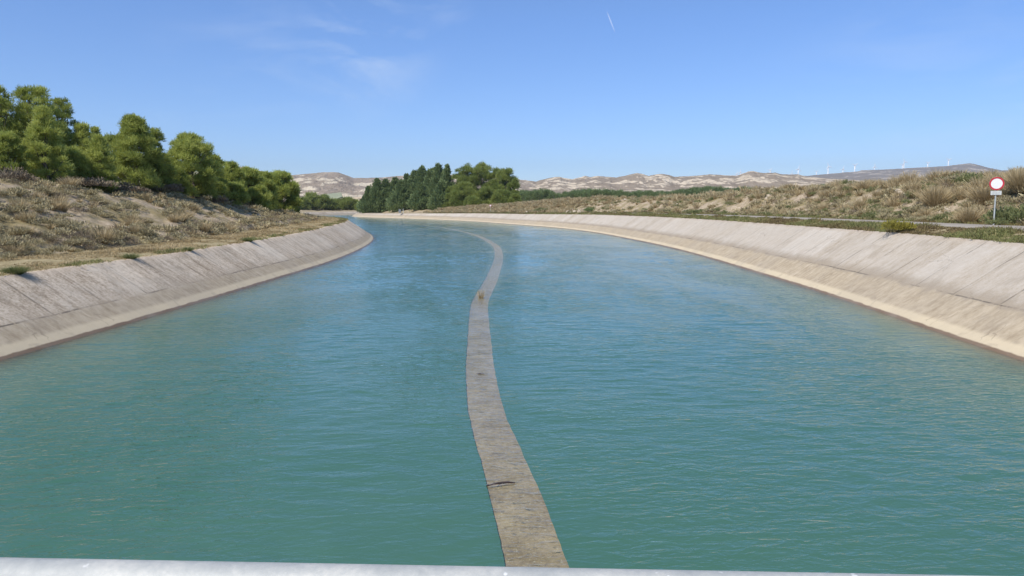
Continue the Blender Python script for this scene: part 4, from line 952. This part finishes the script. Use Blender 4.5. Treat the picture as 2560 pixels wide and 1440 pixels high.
# ------------------------------------------------------------------ wind turbines on the mesa
def blade_geo():
    V = []; st = [(0, 2, 1.6), (1.5, 2, 1.5), (5, 3.2, 1.3), (12, 2.8, 1.1), (20, 2.2, .9), (29, 1.2, .5)]
    for z, a, b in st:
        for k in range(8): an = k*math.pi/4; V.append((a*math.cos(an), b*math.sin(an), z))
    F = []
    for i in range(len(st)-1):
        for j in range(8): F.append((i*8+j, i*8+(j+1) % 8, (i+1)*8+(j+1) % 8, (i+1)*8+j))
    return np.array(V), np.array(F)
BV, BF = blade_geo(); BM = mesh('blade', BV, BF, M['turbine'], smooth=True)
TWM = mesh('tower', *tube([(0, 0, -70), (0, 0, -35), (0, 0, 0)], [4.5, 4, 3.4], 12), M['turbine'], smooth=True)
NV, NF = box(-1.7, 1.7, -3.5, 5.5, -1.5, 2.0); NM = mesh('nacelle', NV, NF, M['turbine'])
HM = mesh('hub', *tube([(0, -5.6, 0), (0, -5.0, 0), (0, -3.6, 0)], [.5, 1.4, 1.5], 10), M['turbine'], smooth=True)
TU = [(1839, 436, 6800, 20, 'wind turbine hidden but for its blades, leftmost on the right skyline'), (1848, 432, 6400, 0, 'half hidden wind turbine behind the dip left of the dark knoll'), (1922, 427.5, 6500, 40, 'small wind turbine on its own right of the dark knoll'), (1976, 435, 7600, 5, 'tiny hidden wind turbine just left of a taller one'), (1992, 424, 5700, 10, 'tall wind turbine left of the low saddle'), (2037, 431, 7600, 50, 'tiny wind turbine in the low saddle'), (2066, 418, 5600, 100, 'tallest wind turbine, just right of the saddle'), (2103, 424.5, 6300, 15, 'wind turbine with one blade straight up, between two taller ones'), (2132, 415.5, 5900, 55, 'tall wind turbine with two blades raised in a V'), (2181, 418.5, 6400, 0, 'wind turbine alone on the left half of the flat ridge'), (2254, 407, 5900, 95, 'taller turbine of the overlapping pair'), (2250, 414, 7000, 35, 'shorter turbine of the overlapping pair'), (2313, 410, 6500, 60, 'wind turbine between the pair and the last one'), (2364, 402.5, 6000, 62, 'highest standing wind turbine at the right end of the row'), (598, 414, 7000, 0, 'tiny lone wind turbine above the left hills, behind the wood')]
for px, hy, dp, ang, lab in TU:
    x = px_pos(px, dp); z = topz(hy, dp); root = link('wind_turbine', None, loc=(x, dp, z-70)); root.rotation_euler = (0, 0, R(12)); tag(root, lab, 'wind turbine', 'wind turbines on the skyline')
    for nm, me in (('tower', TWM), ('nacelle', NM), ('hub', HM)): link(nm, me, root, (0, 0, 70))
    for k in range(3):
        b = link('blade', BM, root, (0, -4.6, 70)); b.rotation_euler = (0, R(ang+120*k), 0)

# ------------------------------------------------------------------ things in and on the water
def dry_plant():
    dp = 40.5; i = np.argmin(abs(CC[:, 1]-dp)); c = CC[i]; V, F, t_ = tussock(np.random.default_rng(4), 70, 1, 1, .03)
    o = link('reed_clump', mesh('reed_clump', V, F, M['straw'], attrs={'tint': ('FACE', t_)}), loc=(c[0]-.05, c[1], -.05)); o.scale = (.30, .30, .50); tag(o, 'small dry yellow reed clump growing on the submerged wall', 'plant')
dry_plant()
def stick():
    r = np.random.default_rng(8); parts = [tube([(-.42, -.10, .0), (-.1, -.02, .03), (.2, .06, .03), (.42, .13, .0)], [.012, .02, .02, .010], 6)]
    for k in range(14):
        t = r.random(); b = np.array([-.4+.8*t, -.1+.22*t, .01]); e = b+np.array([r.normal()*.05+.05, r.normal()*.05, .015]); parts.append(tube([b, (b+e)/2, e], [.009, .007, .004], 5))
    i = np.argmin(abs(CC[:, 1]-13.35)); c = CC[i]; V, F = merge(parts)
    o = link('twig', mesh('twig', V*np.array([.62, .62, 1]), F, M['wood']), loc=(c[0]-.20, c[1]-.02, .012)); tag(o, 'dark wet twig caught across the left edge of the submerged wall', 'twig')
stick()
def debris():
    i = np.argmin(abs(CC[:, 1]-21.6)); c = CC[i]; r = np.random.default_rng(18); parts = []
    for k in range(26):
        b = np.array([r.normal()*.09, r.normal()*.06, .0]); e = b+np.array([r.normal()*.08, r.normal()*.04, .01]); parts.append(tube([b, (b+e)/2, e], [.008, .009, .005], 5))
    V, F = merge(parts); tag(link('leaf_debris', mesh('leaf_debris', V*.6, F, M['wood']), loc=(c[0], c[1], .01)), 'small dark clot of debris on the middle of the submerged wall', 'debris')
debris()

# ------------------------------------------------------------------ bridge the photo is taken from
def bridge():
    root = link('bridge', None, loc=(0, 0, 3.4)); tag(root, 'galvanised handrail of the bridge, cut by the bottom of the photo', 'bridge')
    def un(px, py, dz):
        p = R(6.218); v = np.array([(px-1280)/1845, math.cos(p)+(720-py)/1845*math.sin(p), -math.sin(p)+(720-py)/1845*math.cos(p)]); return v[:2]*(dz/-v[2])
    rad = .03; zr = 4.4
    a = un(0, 1406, .585); b = un(2110, 1446, .585); d = (b-a)/np.linalg.norm(b-a)
    n = np.array([d[1], -d[0]]); n = n if n[1] > 0 else -n
    a = a-n*rad*.9; b = b-n*rad*.9
    pts = [np.r_[a+d*t, zr-3.4] for t in np.linspace(-24, 26, 120)]
    link('handrail', mesh('handrail', *tube(pts, .034, 20), M['rail'], smooth=True), root)
    parts = []
    for t in np.arange(-23, 25.1, 2.4):
        q = a+d*(t+.7); parts.append((q))
        link('post', mesh('post', *tube([(q[0], q[1]-.0, -.05), (q[0], q[1], .97)], .025, 8), M['rail']), root)
    mid = [np.r_[a+d*t, .5] for t in np.linspace(-24, 26, 40)]
    link('mid_rail', mesh('mid_rail', *tube(mid, .02, 10), M['rail'], smooth=True), root)
    link('deck', mesh('deck', *box(-26, 27, -3.2, a[1]+.25, -.45, -.04), M['slab']), root)
bridge()

# contrail high in the sky
def contrail():
    def P(px, py, dist): return np.array([0, 0, CAMH])+dirvec(px, py)*dist
    a = P(1517, 28, 9000); b = P(1538, 82, 9400); m_, t, bs = newmat('contrail_ice')
    t.nodes.remove(bs); dif = N(t, 'ShaderNodeBsdfTranslucent'); dif.inputs['Color'].default_value = (.95, .96, 1, 1); tp = N(t, 'ShaderNodeBsdfTransparent'); mx = N(t, 'ShaderNodeMixShader')
    ly = N(t, 'ShaderNodeAttribute', attribute_name='thick'); t.links.new(ly.outputs['Fac'], mx.inputs[0]); t.links.new(tp.outputs[0], mx.inputs[1]); t.links.new(dif.outputs[0], mx.inputs[2]); t.links.new(mx.outputs[0], t.nodes['Material Output'].inputs['Surface'])
    k = 14; ts = np.linspace(0, 1, k); V, F = tube([a+(b-a)*q for q in ts], 3+9*ts*(1.02-ts)*1.6, 8, cap=False)
    th = np.repeat(np.interp(ts, [0, .15, .5, .9, 1], [.0, .22, .26, .12, 0]), 8)
    o = link('contrail', mesh('contrail', V, F, m_, attrs={'thick': ('POINT', th)}, smooth=True)); tag(o, 'short white contrail high in the blue sky', 'contrail')
contrail()

# ------------------------------------------------------------------ haze in the air
def haze():
    me = mesh('haze', *box(-9000, 9000, -70, 9000, -60, 520)); m = bpy.data.materials.new('haze'); m.use_nodes = True; t = m.node_tree; t.nodes.clear()
    o = N(t, 'ShaderNodeOutputMaterial'); v = N(t, 'ShaderNodeVolumePrincipled'); v.inputs['Color'].default_value = (.72, .82, .95, 1); v.inputs['Density'].default_value = 6.5e-5; v.inputs['Anisotropy'].default_value = .2
    t.links.new(v.outputs[0], o.inputs['Volume']); me.materials.append(m); tag(link('haze', me), 'thin pale haze over the distant hills', kind='stuff')
haze()
